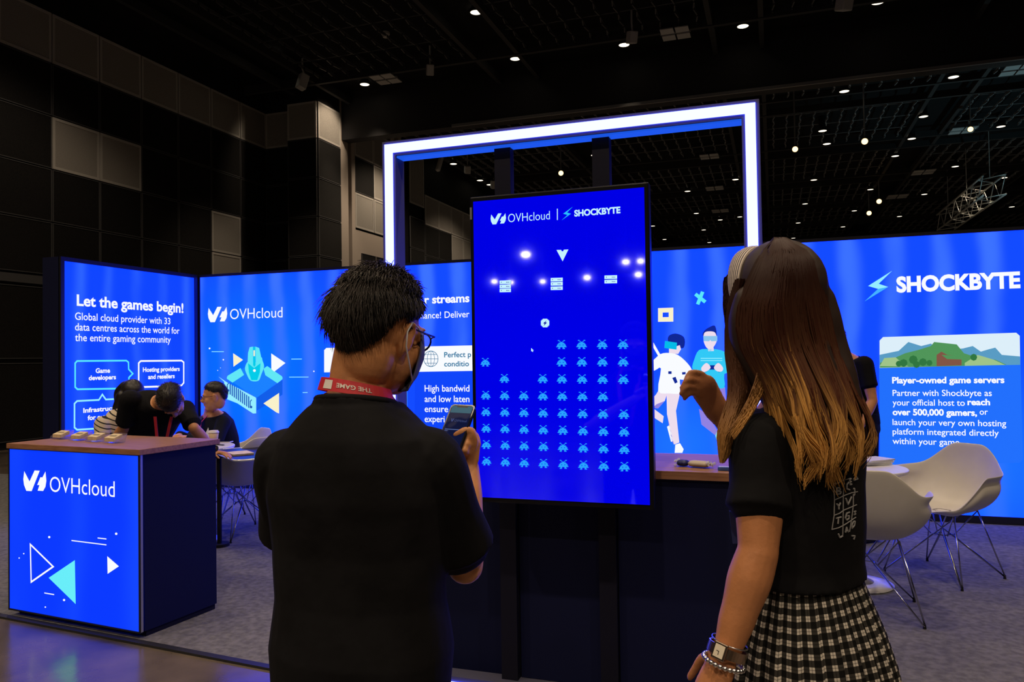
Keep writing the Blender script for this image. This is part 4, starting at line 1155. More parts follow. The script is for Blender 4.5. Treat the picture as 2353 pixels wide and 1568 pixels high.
def arm(mb, S, E, W, k=1.0):
    S, E, W = V(S), V(E), V(W)
    mb.limb([S, mixv(S, E, .5), E], [.050 * k, .046 * k, .037 * k]); mb.limb([E, mixv(E, W, .28), mixv(E, W, .65), W], [.038 * k, .041 * k, .034 * k, .0255 * k])
def finger(mb, pts, r=0.0085):
    n = len(pts) - 1
    mb.limb(pts, [r * (1 - 0.22 * i / n) for i in range(n + 1)], 10, sub=3)
def palm(mb, W, K, side, k=1.0):
    W, K = V(W), V(K)
    mb.limb([W, mixv(W, K, .45), K], [.027 * k, .037 * k, .040 * k], 16, flat=0.42, side=side)
def hand(mb, W, d, n, side, curl=0.3, k=0.95, spread=0.06, thumb_in=0.3):
    W = V(W); d = V(d).normalized(); side = (V(side) - d * V(side).dot(d)).normalized(); n = V(n); n = (n - d * n.dot(d) - side * n.dot(side)).normalized()
    palm(mb, W, W + d * .088 * k, side, k)
    cs = curl if isinstance(curl, (list, tuple)) else [curl] * 4
    for i, (o, l) in enumerate(((.030, .074), (.010, .083), (-.011, .077), (-.030, .060))):
        p = W + d * ((.090 - abs(o) * .18) * k) + side * (o * k); pts = [p - d * .02 * k]; a = cs[i] * 0.6
        for j, f in enumerate((.44, .31, .25)):
            dd = (d + side * spread * (1.5 - i)).normalized(); v = dd * math.cos(a) + n * math.sin(a)
            pts.append(pts[-1] + v * (l * f * k + (.02 * k if j == 0 else 0))); a += cs[i]
        finger(mb, pts, .0088 * k)
    p = W + d * .025 * k + side * .026 * k
    v1 = (d * .62 + side * .75 + n * thumb_in).normalized(); v2 = (d * .85 + side * .35 + n * thumb_in).normalized()
    finger(mb, [p, p + v1 * .038 * k, p + v1 * .038 * k + v2 * .034 * k, p + v1 * .038 * k + v2 * .060 * k], .0108 * k)

def strands(curves, radii, ns=3, tint=None):
    """hair strands as one mesh; curves (N,K,3)"""
    C = np.asarray(curves, float); N, K, _ = C.shape
    T = np.gradient(C, axis=1); T /= np.linalg.norm(T, axis=2, keepdims=True) + 1e-9
    ref = np.array([0.31, 0.77, 0.55]); U = np.cross(T, ref); U /= np.linalg.norm(U, axis=2, keepdims=True) + 1e-9
    W = np.cross(T, U); rr = np.asarray(radii, float)
    if rr.ndim == 1: rr = np.broadcast_to(rr, (N, K))
    an = 2 * np.pi * np.arange(ns) / ns
    P = C[:, :, None, :] + rr[:, :, None, None] * (np.cos(an)[None, None, :, None] * U[:, :, None, :] + np.sin(an)[None, None, :, None] * W[:, :, None, :])
    mb = MB(); mb.v = [V(p) for p in P.reshape(-1, 3)]
    idx = np.arange(N * K * ns).reshape(N, K, ns)
    a = idx[:, :-1, :]; b = np.roll(a, -1, axis=2); c = idx[:, 1:, :]; d = np.roll(c, -1, axis=2)
    mb.f = [tuple(q) for q in np.stack([a, b, d, c], -1).reshape(-1, 4).tolist()]
    mb.m = [0] * len(mb.f)
    if tint is not None: mb.col = np.repeat(np.asarray(tint, float).reshape(N * K, 4), ns, axis=0)
    return mb
def short_hair(parent, c, R, s=1.0, n=2600, length=0.035, line=None, m=None, lift=1.0, seed=1, part=0.3, low=1.45):
    rnd = random.Random(seed); c = V(c)
    line = line or (lambda y: 0.50 if y > 0.85 else (0.50 - (0.85 - y) * 0.58 if y > 0.05 else (0.03 if y > -.3 else (0.03 - (-.3 - y) * 1.22))))
    rad = V((0.079, 0.101, 0.099)) * s; cc = c + R @ (V((0, -0.008, 0.032)) * s)
    seg, ring = 48, 32; mb = MB(); ok = {}
    for i in range(ring + 1):
        th = math.pi * i / ring
        for j in range(seg):
            ph = 2 * math.pi * j / seg; d = V((math.sin(th) * math.cos(ph), math.sin(th) * math.sin(ph), math.cos(th)))
            ok[i, j] = d.z > line(d.y); k = 1.0 + 0.11 * lift * max(0, min(1, (d.z - line(d.y)) * 2.2)) + 0.03 * noise.noise(d * 4)
            mb.v.append(cc + R @ V((d.x * rad.x * k, d.y * rad.y * k, d.z * rad.z * k * (low if d.z < 0 else 1))))
    for i in range(ring):
        for j in range(seg):
            k = (j + 1) % seg
            if ok[i, j] and ok[i + 1, j] and ok[i, k] and ok[i + 1, k]:
                mb.f.append((i * seg + j, (i + 1) * seg + j, (i + 1) * seg + k, i * seg + k)); mb.m.append(0)
    cur = []
    while len(cur) < n:
        d = V((rnd.gauss(0, 1), rnd.gauss(0, 1), rnd.gauss(0, 1))).normalized()
        if d.z < line(d.y) + 0.02: continue
        top = max(0, min(1, (d.z - line(d.y)) * 1.6)); k = 1.0 + 0.10 * lift * top
        flow = V((d.x * 0.6 + part * 0.4, -0.35 + 0.5 * d.y * (d.z > .6), -0.9 if d.z < 0.55 else -0.15)); flow = (flow - d * flow.dot(d))
        l = length * (0.25 + 0.9 * top) * rnd.uniform(0.7, 1.2); p = V((d.x * rad.x * k, d.y * rad.y * k, d.z * rad.z * k * (low if d.z < 0 else 1))); row = []
        jit = V((rnd.uniform(-.25, .25), rnd.uniform(-.25, .25), rnd.uniform(-.2, .2)))
        for q in range(4):
            t = q / 3; g = p + (d * (0.30 * t - 0.26 * t * t) * lift * (.35 + .65 * top) + (flow + jit) * (0.85 * t)) * l
            row.append(cc + R @ g)
        cur.append(row)
    sm = strands(cur, np.array([0.0008, 0.0009, 0.0007, 0.0002]) * s)
    k = len(mb.v); mb.v += sm.v; mb.f += [tuple(i + k for i in f) for f in sm.f]; mb.m += sm.m
    return mb.build('hair', m or M_hairb, parent, smooth=True)
def wrinkle(amp, sc_):
    def f(p):
        w = noise.noise_vector(V((p.x * sc_, p.y * sc_, p.z * sc_ * 0.7))); return p + w * amp
    return f
def legs(mb, j, k=1.0):
    for h, kn, an in j: mb.limb([h, mixv(h, kn, .5), kn, mixv(kn, an, .35), an], [.085 * k, .075 * k, .055 * k, .056 * k, .040 * k])
def shoe(name, heel, toe, parent, m=None):
    heel, toe = V(heel), V(toe)
    mb = MB(); mb.limb([heel, mixv(heel, toe, .5), toe], [.038, .040, .036], 14, flat=1.0); mb.limb([heel + V((0, 0, .03)), mixv(heel, toe, .4) + V((0, 0, .01))], [.038, .03])
    o = mb.fuse(name, m or M_shoe, parent, 0.008, 3, push=lambda p: V((p.x, p.y, max(p.z, 0.007))))
    return o
# ------------------------------------------------------------------ person with the phone (back to us, left of the screen)
MX, MY = -0.80, 1.385
def m_(x, y, z): return V((MX + x, MY + y, z))
man = thing('person', 'person in black T-shirt and glasses seen from behind, looking at a phone before the screen', 'person', (MX, MY, 0))
HR = basis((0.16, 0.97, -0.20)); HC = V((-0.770, 1.425, 1.505))
ex = (0, 1, 0); rx_ = (1, 0, 0)
TR = [(.80, 0, .175, .118), (.88, 0, .178, .125), (.98, 0, .165, .112), (1.08, .0, .170, .112), (1.18, -.005, .180, .118), (1.25, -.01, .172, .110), (1.30, -.012, .145, .092), (1.34, -.012, .105, .075), (1.365, -.010, .075, .066), (1.39, -.008, .062, .062)]
def torso(rows, pad=0.0, loc=m_): return [ell(loc(0, y, z), rx_, ex, a + pad, b + pad) for z, y, a, b in rows]
SR, ER, WR = m_(.150, .01, 1.245), V((-.622, 1.51, 1.02)), at(1076, 1078, 1.735)
SL, EL = m_(-.158, -.01, 1.245), V((-1.03, 1.50, 1.04)); WL = at(996, 1070, 1.76)
# phone: corner, edge and long axis set from how it is held
PH0 = at(1038, 929, 1.755)
Tx = (CR * .0535 + FWD * -.030); Ly = (CR * -.0405 + CU * -.110 + FWD * -.068)
Ly = Ly - Tx * (Ly.dot(Tx) / Tx.length_squared)
Tn, Ln = Tx.normalized(), Ly.normalized(); Nn = Tn.cross(-Ln)
if Nn.dot(CAM - PH0) < 0: Nn = -Nn
pw, plen = .064, .134
def ph(u, v, h=0.0): return PH0 + Tn * (u * pw) + Ln * (v * plen) + Nn * h
mb = MB(); mb.rings(torso(TR)); mb.limb([m_(0, -.012, 1.34), V((-.803, 1.390, 1.42)), V((-.795, 1.405, 1.48))], [.054, .057, .060])
head(mb, HC, HR, 0.97)
arm(mb, SR, ER, WR); arm(mb, SL, EL, WL)
legs(mb, [(m_(s * .09, 0, .84), m_(s * .10, .02, .46), m_(s * .105, -.02, .09)) for s in (-1, 1)], .85)
# right hand: thumb over the glass, fingers wrapped behind the phone
kn = at(1080, 1012, 1.742)
palm(mb, WR, mixv(WR, kn, .9), (CR * .6 - FWD * .5), .80)
for i, (v_f, uu) in enumerate(((.40, .10), (.53, .14), (.66, .20), (.78, .30))):
    b0 = mixv(at(1084, 1006, 1.75), at(1072, 1046, 1.738), i / 3)
    finger(mb, [b0, mixv(b0, ph(1.06, v_f, -.022), .6), ph(1.0, v_f, -.0175), ph(.66, v_f, -.0185), ph(uu, v_f - .02, -.018)], .0085)
finger(mb, [at(1074, 1058, 1.722), at(1089, 1018, 1.712), at(1080, 990, 1.702), at(1064, 992, 1.698), at(1048, 1001, 1.700)], .0105)
# left hand: fingers under the lower half, thumb on the glass
palm(mb, WL, ph(.0, .93, -.03), CR, .80)
for i, v_f in enumerate((.60, .72, .84, .95)):
    b0 = mixv(at(1003, 1030, 1.775), at(1006, 1052, 1.755), i / 3)
    finger(mb, [b0, ph(-.05, v_f, -.030), ph(.10, v_f, -.0285), ph(.45, v_f, -.0285)], .0083)
finger(mb, [WL + CU * .03, at(990, 1028, 1.70), at(1004, 1012, 1.672), at(1020, 1007, 1.664), at(1033, 1009, 1.666)], .0100)
mb.fuse('body', M_skin, man, 0.0042, 3)
eyes(HC, HR, man, .97)
mb = MB(); mb.rings([ell(m_(0, y, z), rx_, ex, a + (.010 if z < 1.28 else .017), b + (.010 if z < 1.28 else .019)) for z, y, a, b in TR[:-1]]); mb.limb([m_(-.085, -.014, 1.315), m_(.085, -.014, 1.315)], [.048, .048])
for S_, E_ in ((SR, ER), (SL, EL)):
    e2 = mixv(S_, E_, .80); mb.limb([mixv(S_, m_(0, 0, 1.26), .3), S_, mixv(S_, E_, .45), mixv(S_, E_, .72)], [.068, .069, .069, .073])
    ax = (E_ - S_).normalized(); mb.tube([mixv(S_, E_, .5), e2], [.069, .077], 24)
cr_ = [m_(.078 * math.cos(a), -.008 + .074 * math.sin(a), 1.364 - .014 * math.sin(a)) for a in [2 * math.pi * i / 28 for i in range(28)]]
mb.tube(cr_, .011, 8, closed=True)
o = mb.fuse('t_shirt', M_tee, man, 0.0055, 3, push=wrinkle(0.006, 9))
MB().tube([p + V((0, 0, .006)) for p in cr_], .0075, 8, closed=True).build('collar', M_tee, man, smooth=True)
mb = MB(); mb.rings([ell(m_(0, 0, z), rx_, ex, a, b) for z, a, b in ((.72, .165, .11), (.82, .172, .118), (.92, .165, .112), (.98, .160, .108))])
legs(mb, [(m_(s * .085, 0, .80), m_(s * .10, .02, .46), m_(s * .105, -.02, .06)) for s in (-1, 1)], 1.12)
mb.fuse('trousers', M_trs, man, 0.009, 4)
for s in (-1, 1): shoe('shoe', m_(s * .105, -.05, .042), m_(s * .12, .16, .042), man)
short_hair(man, HC, HR, .97, 7000, .054, m=noisy(mat('hair_dark_brown', (0.012, 0.009, 0.008), 0.5, spec=0.35), 20, (0.010, 0.007, 0.006), (0.022, 0.015, 0.012)), lift=1.35, seed=5,
           line=lambda y: 0.42 if y > 0.85 else (0.42 - (0.85 - y) * 0.52 if y > 0.05 else (0.0 if y > -.28 else (-(-.28 - y) * 1.2))))
# glasses
def hq(x, y, z, s=.97, c=HC, R=HR): return c + R @ (V((x, y, z)) * s)
M_glf = mat('glasses_black', (0.012, 0.012, 0.015), 0.25)
g = MB()
for k in (-1, 1):
    g.tube([hq(k * .035 + .026 * math.cos(a) * (1.0 if True else 1), .106 - .004 * abs(math.cos(a)), .006 + .020 * math.sin(a)) for a in [2 * math.pi * i / 22 for i in range(22)]], .0022, 6, closed=True)
    g.tube([hq(k * .061, .103, .014), hq(k * .078, .09, .014), hq(k * .083, .03, .012), hq(k * .083, -.006, .012), hq(k * .080, -.022, -.006)], .002, 6)
g.tube([hq(-.010, .112, .010), hq(0, .116, .013), hq(.010, .112, .010)], .0018, 6)
gl = g.build('glasses', M_glf, man, smooth=True)
M_lensg = mat('clear_lens', (0.9, 0.93, 1.0), 0.03, alpha=0.18, spec=0.8)
for k in (-1, 1):
    mb = MB(); mb.prism([hq(k * .035 + .025 * math.cos(a), .105 - .004 * abs(math.cos(a)), .006 + .019 * math.sin(a)) for a in [2 * math.pi * i / 22 for i in range(22)]], HR @ V((0, .001, 0))); mb.build('lens', M_lensg, gl)
# face mask with ear loops
mb = MB(); seg, ring = 30, 16; vs = []
for i in range(ring + 1):
    z = -.112 + .128 * i / ring
    for j in range(seg + 1):
        a = math.radians(-78 + 156 * j / seg)
        w_ = .073 - .012 * max(0, (-.03 - z) / .08); y = .034 + (.084 - .35 * (z + .03) ** 2 * 10 - max(0, (-.075 - z)) * .8 + (.012 * math.exp(-((z + .025) / .03) ** 2))) * math.cos(a) * .93
        vs.append(hq(w_ * math.sin(a) * 1.0, y, z))
mb.v = vs
for i in range(ring):
    for j in range(seg): mb.f.append((i * (seg + 1) + j, i * (seg + 1) + j + 1, (i + 1) * (seg + 1) + j + 1, (i + 1) * (seg + 1) + j)); mb.m.append(0)
M_mask = mat('mask_blue_grey', (0.10, 0.11, 0.22), 0.8)
mk = mb.build('face_mask', M_mask, man, smooth=True); sd = mk.modifiers.new('t', 'SOLIDIFY'); sd.thickness = .002; sd.offset = 1
for k in (-1, 1):
    MB().tube([hq(k * .072, .052, .010), hq(k * .085, .015, .018), hq(k * .090, -.012, .022), hq(k * .090, -.026, .0), hq(k * .086, -.020, -.03), hq(k * .078, .010, -.065), hq(k * .066, .042, -.092)], .0017, 6).build('ear_loop', mat('loop_white', (0.7, 0.7, 0.7), 0.7), mk, smooth=True)
# lanyard
def lpath():
    P, Wd, Th = [], [], []
    for i in range(33):
        a = math.radians(-90 - 150 + 300 * i / 32)
        P.append(V((-.803 + .073 * math.cos(a), 1.384 + .069 * math.sin(a), 1.394 - .012 * math.sin(a) - .010 * math.cos(a))))
        o_ = V((math.cos(a), math.sin(a), 0)); Wd.append(V((-o_.x * .004, -o_.y * .004, .0125))); Th.append(o_ * .0015)
    return P, Wd, Th
P_, W_, T_ = lpath()
ly = MB().ribbon(P_, W_, T_).build('lanyard', M_red, man, smooth=False)
for s in (-1, 1):
    e0 = P_[0] if s < 0 else P_[-1]
    MB().ribbon([e0, V((-.80 + s * .06, 1.47, 1.33)), V((-.80 + s * .045, 1.515, 1.22)), V((-.80 + s * .012, 1.52, 1.05))], [V((.012, 0, 0.002))] * 4, [V((0, .0015, 0))] * 4).build('strap', M_red, ly)
M_lw = mat('lanyard_print', (0.75, 0.72, 0.68), 0.6)
def wrap_text(s, a0, a1, h, flip=True):
    mb = MB(); mb.text(s, (0, 0, 0), (1, 0, 0), (0, 0, 1), h, 1.0, 0.02)
    for v in mb.v:
        t = (1 - v.x) if flip else v.x; z = (h - v.z if flip else v.z) - h / 2
        a = math.radians(a0 + (a1 - a0) * t)
        v.x, v.y, v.z = -.803 + (.0755 - z * .32) * math.cos(a), 1.384 + (.0715 - z * .32) * math.sin(a), 1.394 - .012 * math.sin(a) - .010 * math.cos(a) + z
    return mb
wrap_text('THE GAME', -92, -38, .0085).build('printed_words', M_lw, ly)
mb = MB()
ang_ = [math.radians(q) for q in (-118, -112, -106, -100)]
rg = [[V((-.803 + (.0752 - z * .32) * math.cos(a), 1.384 + (.0712 - z * .32) * math.sin(a), 1.394 - .012 * math.sin(a) - .010 * math.cos(a) + z)) for a in ang_] for z in (-.0085, .0085)]
mb.add(rg[0] + rg[1], [(i, i + 1, i + 5, i + 4) for i in range(3)]); mb.build('printed_square', M_lw, ly)

# the phone itself
t = thing('mobile_phone', 'black mobile phone held up in both hands, dark page on its screen', 'phone', ph(.5, .5))
def slab_(h0, h1, m): return [ph(a, b, h0) for a, b in rrect(m, m * .48, 1 - m, 1 - m * .48, .13)], Nn * (h1 - h0)
def roundslab(inset, h0, h1):
    pts = rrect(inset, inset, pw - inset, plen - inset, .009 - inset * .5)
    return MB().prism([PH0 + Tn * a + Ln * b + Nn * h0 for a, b in pts], Nn * (h1 - h0))
roundslab(0, -.0075, 0).build('case', mat('phone_black', (0.01, 0.01, 0.012), 0.25), t)
roundslab(.003, .0001, .0004).build('display', mat('phone_display', (0, 0, 0), 0.4, spec=0.1, emit=(0.002, 0.005, 0.035)), t)
def pr(u0, v0, u1, v1, h=.0006): return [ph(u0, v0, h), ph(u1, v0, h), ph(u1, v1, h), ph(u0, v1, h)]
mb = MB(); mb.mi(0).add(pr(.07, .035, .93, .165), [(3, 2, 1, 0)]); mb.add(pr(.07, .90, .93, .965), [(3, 2, 1, 0)])
mb.mi(1).add(pr(.28, .022, .72, .06, .0008), [(3, 2, 1, 0)])
mb.mi(2).add(pr(.12, .475, .88, .49, .0007), [(3, 2, 1, 0)]); mb.add(pr(.12, .505, .25, .515, .0007), [(3, 2, 1, 0)]); mb.add(pr(.42, .80, .58, .808, .0007), [(3, 2, 1, 0)])
mb.mi(3).text('OVHcloud', ph(.38, .335, .0007), Tn, -Ln, .0062, pw * .5, 0.0)
mb.add([ph(.22, .28, .0007), ph(.26, .28, .0007), ph(.30, .335, .0007), ph(.26, .335, .0007)], [(3, 2, 1, 0)]); mb.add([ph(.30, .28, .0007), ph(.35, .28, .0007), ph(.31, .335, .0007), ph(.28, .335, .0007)], [(3, 2, 1, 0)])
mb.build('web_page', [lit('page_bar', (0.045, 0.115, 0.15)), M_bez, lit('page_line', (0.08, 0.12, 0.3)), lit('page_logo', (0.05, 0.07, 0.2))], t)
# ------------------------------------------------------------------ person with long hair and plaid skirt (back to us, right)
WX, WY = .044, 1.665
wf_ = V((-math.sin(math.radians(57)), math.cos(math.radians(57)), 0)); wr_ = wf_.cross(V((0, 0, 1)))
def w_(x, y, z): return V((WX, WY, z)) + wr_ * x + wf_ * y
woman = thing('person', 'person with long brown and blond hair, black T-shirt and plaid skirt, right foreground', 'person', (WX, WY, 0))
WH = basis((-0.74, 0.67, -0.03)); WC = V((0.010, 1.640, 1.560))
WT = [(.90, .0, .155, .120), (.97, 0, .132, .100), (1.04, 0, .115, .088), (1.11, .0, .119, .092), (1.19, .010, .128, .102), (1.26, .006, .142, .100), (1.31, 0, .135, .085), (1.345, 0, .095, .068), (1.37, .004, .062, .056)]
wsl, wsr = w_(-.136, -.005, 1.285), w_(.148, .02, 1.285)
wel = at(1742, 1268, 1.42); wwl = at(1672, 1492, 1.40)
wer, wwr = V((.03, 1.93, 1.11)), at(1662, 968, 1.80)
mb = MB(); mb.rings([ell(w_(0, y, z), wr_, wf_, a, b) for z, y, a, b in WT]); mb.limb([w_(0, 0, 1.33), w_(0, .012, 1.40), mixv(w_(0, .015, 1.46), WC, .4)], [.056, .050, .050])
head(mb, WC, WH, .92)
arm(mb, wsl, wel, wwl, .98); arm(mb, wsr, wer, wwr, .88)
ld = (wwl - wel).normalized()
hand(mb, wwl, ld + V((-.10, .0, 0)), wr_, wf_, .28, .88)
# raised hand: back of the hand to us, fingers bent over to the left
K_ = at(1618, 893, 1.755); palm(mb, wwr, K_, (CR * .62 + CU * .78), .84)
for pts in (((1620, 872, 1.75), (1613, 860, 1.745), (1587, 856, 1.74), (1575, 879, 1.745)), ((1612, 884, 1.745), (1600, 875, 1.74), (1580, 873, 1.735), (1567, 892, 1.745)),
            ((1607, 897, 1.745), (1594, 890, 1.74), (1578, 890, 1.735), (1566, 905, 1.745)), ((1607, 910, 1.75), (1596, 905, 1.745), (1583, 904, 1.74), (1573, 916, 1.75))):
    finger(mb, [at(*q) for q in pts], .0080)
finger(mb, [at(1644, 915, 1.79), at(1622, 880, 1.80), at(1600, 876, 1.79), at(1582, 884, 1.765)], .0095)
for s in (-1, 1): mb.limb([w_(s * .085, 0, .86), w_(s * .088, .01, .66), w_(s * .08, .02, .46), w_(s * .08, -.01, .30), w_(s * .075, -.02, .09), w_(s * .078, .05, .045)], [.085, .072, .050, .050, .034, .034])
mb.fuse('body', M_skin2, woman, 0.0042, 3)
eyes(WC, WH, woman, .92)
for s in (-1, 1): shoe('shoe', w_(s * .078, -.05, .042), w_(s * .09, .15, .042), woman)
# T-shirt
mb = MB(); mb.rings([ell(w_(0, y, z), wr_, wf_, a + p, b + p) for (z, y, a, b), p in zip([(1.005, .0, .122, .094)] + WT[2:-1], (.016, .017, .016, .014, .013, .013, .012, .012))])
for S_, E_ in ((wsl, wel), (wsr, wer)):
    mb.limb([mixv(S_, w_(0, 0, 1.27), .35), S_, mixv(S_, E_, .4), mixv(S_, E_, .50)], [.054, .057, .057, .060]); mb.tube([mixv(S_, E_, .35), mixv(S_, E_, .60)], [.056, .063], 24)
mb.limb([w_(-.075, 0, 1.315), w_(.075, 0, 1.315)], [.045, .045])
tee = mb.fuse('t_shirt', M_tee, woman, 0.0055, 3, push=wrinkle(0.005, 10))
# printed letter grid on the back of the shirt, laid on the cloth
from mathutils.bvhtree import BVHTree
WM_w = WM[woman.name]
bvh = BVHTree.FromPolygons([WM_w @ v.co for v in tee.data.vertices], [tuple(p.vertices) for p in tee.data.polygons])
M_prn = mat('shirt_print', (0.28, 0.28, 0.29), 0.8)
def E6(p): return (1880 + p[0] / 8.71, 1080 + p[1] / 8.71)
def snap(px, py):
    h = bvh.ray_cast(CAM, ray(px, py)); return None if h[0] is None else h[0] + h[1] * .0012
def inkline(mb, pts, r=.0011):
    out = []
    for i in range(len(pts) - 1):
        for k in range(6):
            t = k / 5; q = snap(*E6((pts[i][0] * (1 - t) + pts[i + 1][0] * t, pts[i][1] * (1 - t) + pts[i + 1][1] * t)))
            if q is not None and (not out or ((q - out[-1]).length < .03 and (q - out[-1]).length > 1e-5)): out.append(q)
    if len(out) > 1: mb.tube(out, r, 5)
mb = MB()
for L_ in ([(270, 30), (295, 260), (315, 600), (310, 910), (265, 1200)], [(510, 120), (505, 260), (490, 520), (490, 830), (480, 1300)], [(690, 480), (690, 700), (655, 1000), (615, 1240)],
           [(295, 280), (400, 260), (470, 210), (640, 170)], [(315, 605), (420, 560), (500, 520), (660, 460), (775, 440)], [(315, 910), (420, 870), (500, 810), (690, 730), (760, 700)], [(265, 1195), (400, 1160), (500, 1110), (640, 1020), (740, 950)]): inkline(mb, L_)
mb.build('printed_grid', M_prn, woman)
GLY = {'B': [[(360, 360), (360, 490), (430, 480), (445, 440), (370, 425), (430, 400), (420, 360), (360, 360)]], 'Y': [[(360, 680), (400, 730), (435, 660)], [(400, 730), (405, 790)]], 'T': [[(350, 970), (450, 945)], [(395, 960), (385, 1080)]],
       'L': [[(395, 1280), (425, 1355), (480, 1320)]], 'E': [[(650, 180), (615, 190), (625, 300), (660, 285)], [(620, 245), (650, 235)]], 'C': [[(600, 250), (560, 300), (560, 380), (620, 400)]], 'V': [[(540, 570), (585, 695), (655, 540)]],
       'G': [[(615, 850), (560, 870), (535, 960), (560, 1005), (605, 970), (605, 920), (575, 925)]], 'A': [[(535, 1255), (560, 1150), (590, 1245)], [(545, 1220), (585, 1210)]], 'O': [[(690, 1040), (665, 1100), (665, 1170), (715, 1110), (725, 1030), (690, 1040)]],
       'J': [[(690, 390), (715, 370), (715, 500), (690, 520)]], 'S': [[(740, 830), (705, 840), (735, 880), (705, 900)]], 'R': [[(700, 200), (740, 130), (780, 180), (700, 210)]], 'P': [[(660, 1320), (720, 1320), (700, 1390)]]}
for ch, L_ in GLY.items():
    mb = MB()
    for l in L_: inkline(mb, l, .0016)
    if mb.f: mb.build('printed_letter', M_prn, woman)

# pleated plaid skirt
def plaid():
    m = mat('plaid_cloth', (0.3, 0.3, 0.3), 0.85, spec=0.1); N, L, b = nt(m)
    uv = N.new('ShaderNodeUVMap'); uv.uv_map = 'map'; sp = N.new('ShaderNodeSeparateXYZ'); L.new(uv.outputs[0], sp.inputs[0])
    def mth(op, a, c):
        n = N.new('ShaderNodeMath'); n.operation = op
        for i, q in enumerate((a, c)):
            if isinstance(q, (int, float)): n.inputs[i].default_value = q
            else: L.new(q, n.inputs[i])
        return n.outputs[0]
    def band(x, P):
        f = mth('FRACT', mth('DIVIDE', x, P), 0)
        wide = mth('LESS_THAN', f, .46); thin = mth('LESS_THAN', mth('ABSOLUTE', mth('SUBTRACT', f, .23), 0), .035)
        return mth('SUBTRACT', wide, mth('MULTIPLY', thin, .55))
    a, c = band(sp.outputs[0], .0215), band(sp.outputs[1], .0205)
    v = mth('ADD', mth('MULTIPLY', mth('ADD', a, c), .030), mth('MULTIPLY', mth('MULTIPLY', a, c), .46))
    cb = N.new('ShaderNodeCombineColor')
    L.new(mth('ADD', v, .006), cb.inputs[0]); L.new(mth('ADD', mth('MULTIPLY', v, .92), .006), cb.inputs[1]); L.new(mth('ADD', mth('MULTIPLY', v, .82), .006), cb.inputs[2])
    L.new(cb.outputs[0], b.inputs['Base Color']); return m
rows = [(1.045, .122, .094), (1.00, .132, .102), (.95, .150, .120), (.90, .168, .138), (.83, .186, .158), (.75, .200, .172), (.66, .212, .186), (.56, .224, .200), (.46, .236, .212)]
mb = MB(); uv = []; nc = 240
for i, (z, a, b_) in enumerate(rows):
    for j in range(nc + 1):
        th = 2 * math.pi * j / nc + math.pi / 2
        pl_ = (j * 26 / nc) % 1.0; amp = .0015 + .0095 * i / 8
        k = 1 + amp / .17 * (pl_ - .5) * 2 * (1 if pl_ < .92 else (1 - pl_) / .08)
        e = 2.15; cx, sy = math.cos(th), math.sin(th); kk = (abs(cx) ** e + abs(sy) ** e) ** (-1 / e)
        mb.v.append(w_(cx * kk * a * k, sy * kk * b_ * k, z + .004 * math.sin(th * 3))); uv.append((th * .168, z))
for i in range(len(rows) - 1):
    for j in range(nc): mb.f.append((i * (nc + 1) + j, i * (nc + 1) + j + 1, (i + 1) * (nc + 1) + j + 1, (i + 1) * (nc + 1) + j)); mb.m.append(0)
sk = mb.build('skirt', plaid(), woman, smooth=True, uv=uv)
sd = sk.modifiers.new('thick', 'SOLIDIFY'); sd.thickness = .002; sd.offset = -1

# long hair: dark crown, blond wavy ends
def interp(tab, y):
    ys = [q[0] for q in tab]; return np.interp(y, ys, [q[1] for q in tab])
Lm = [(548, 1778), (575, 1752), (600, 1736), (650, 1712), (700, 1690), (750, 1684), (800, 1690), (840, 1712), (880, 1735), (920, 1752), (960, 1770), (1000, 1784), (1050, 1800), (1110, 1815)]
Rm = [(548, 1806), (575, 1862), (600, 1884), (650, 1901), (700, 1913), (750, 1925), (800, 1938), (850, 1956), (900, 1974), (950, 1988), (1000, 1997), (1050, 1997), (1110, 1978)]
Dc = [(546, 1.520), (575, 1.452), (620, 1.425), (700, 1.415), (800, 1.42), (880, 1.405), (960, 1.395), (1040, 1.39), (1110, 1.395)]     # distance of the outer surface, middle
De = [(546, 1.535), (600, 1.525), (700, 1.54), (800, 1.545), (900, 1.52), (1000, 1.50), (1110, 1.48)]      # and at its sides
rnd = random.Random(11); curs, tin = [], []
DARK, MID, GOLD, RED = np.array((.026, .009, .006)), np.array((.11, .046, .024)), np.array((.66, .34, .09)), np.array((.075, .022, .012))
K = 22
def surf(u, y, lay, xw=0.0):
    l, r = interp(Lm, y), interp(Rm, y); x = l + (r - l) * u + xw
    h = max(0.0, 1 - (2 * u - 1) ** 2) ** .5
    d = interp(De, y) + (interp(Dc, y) - interp(De, y)) * h + lay
    return at(x, y, d)
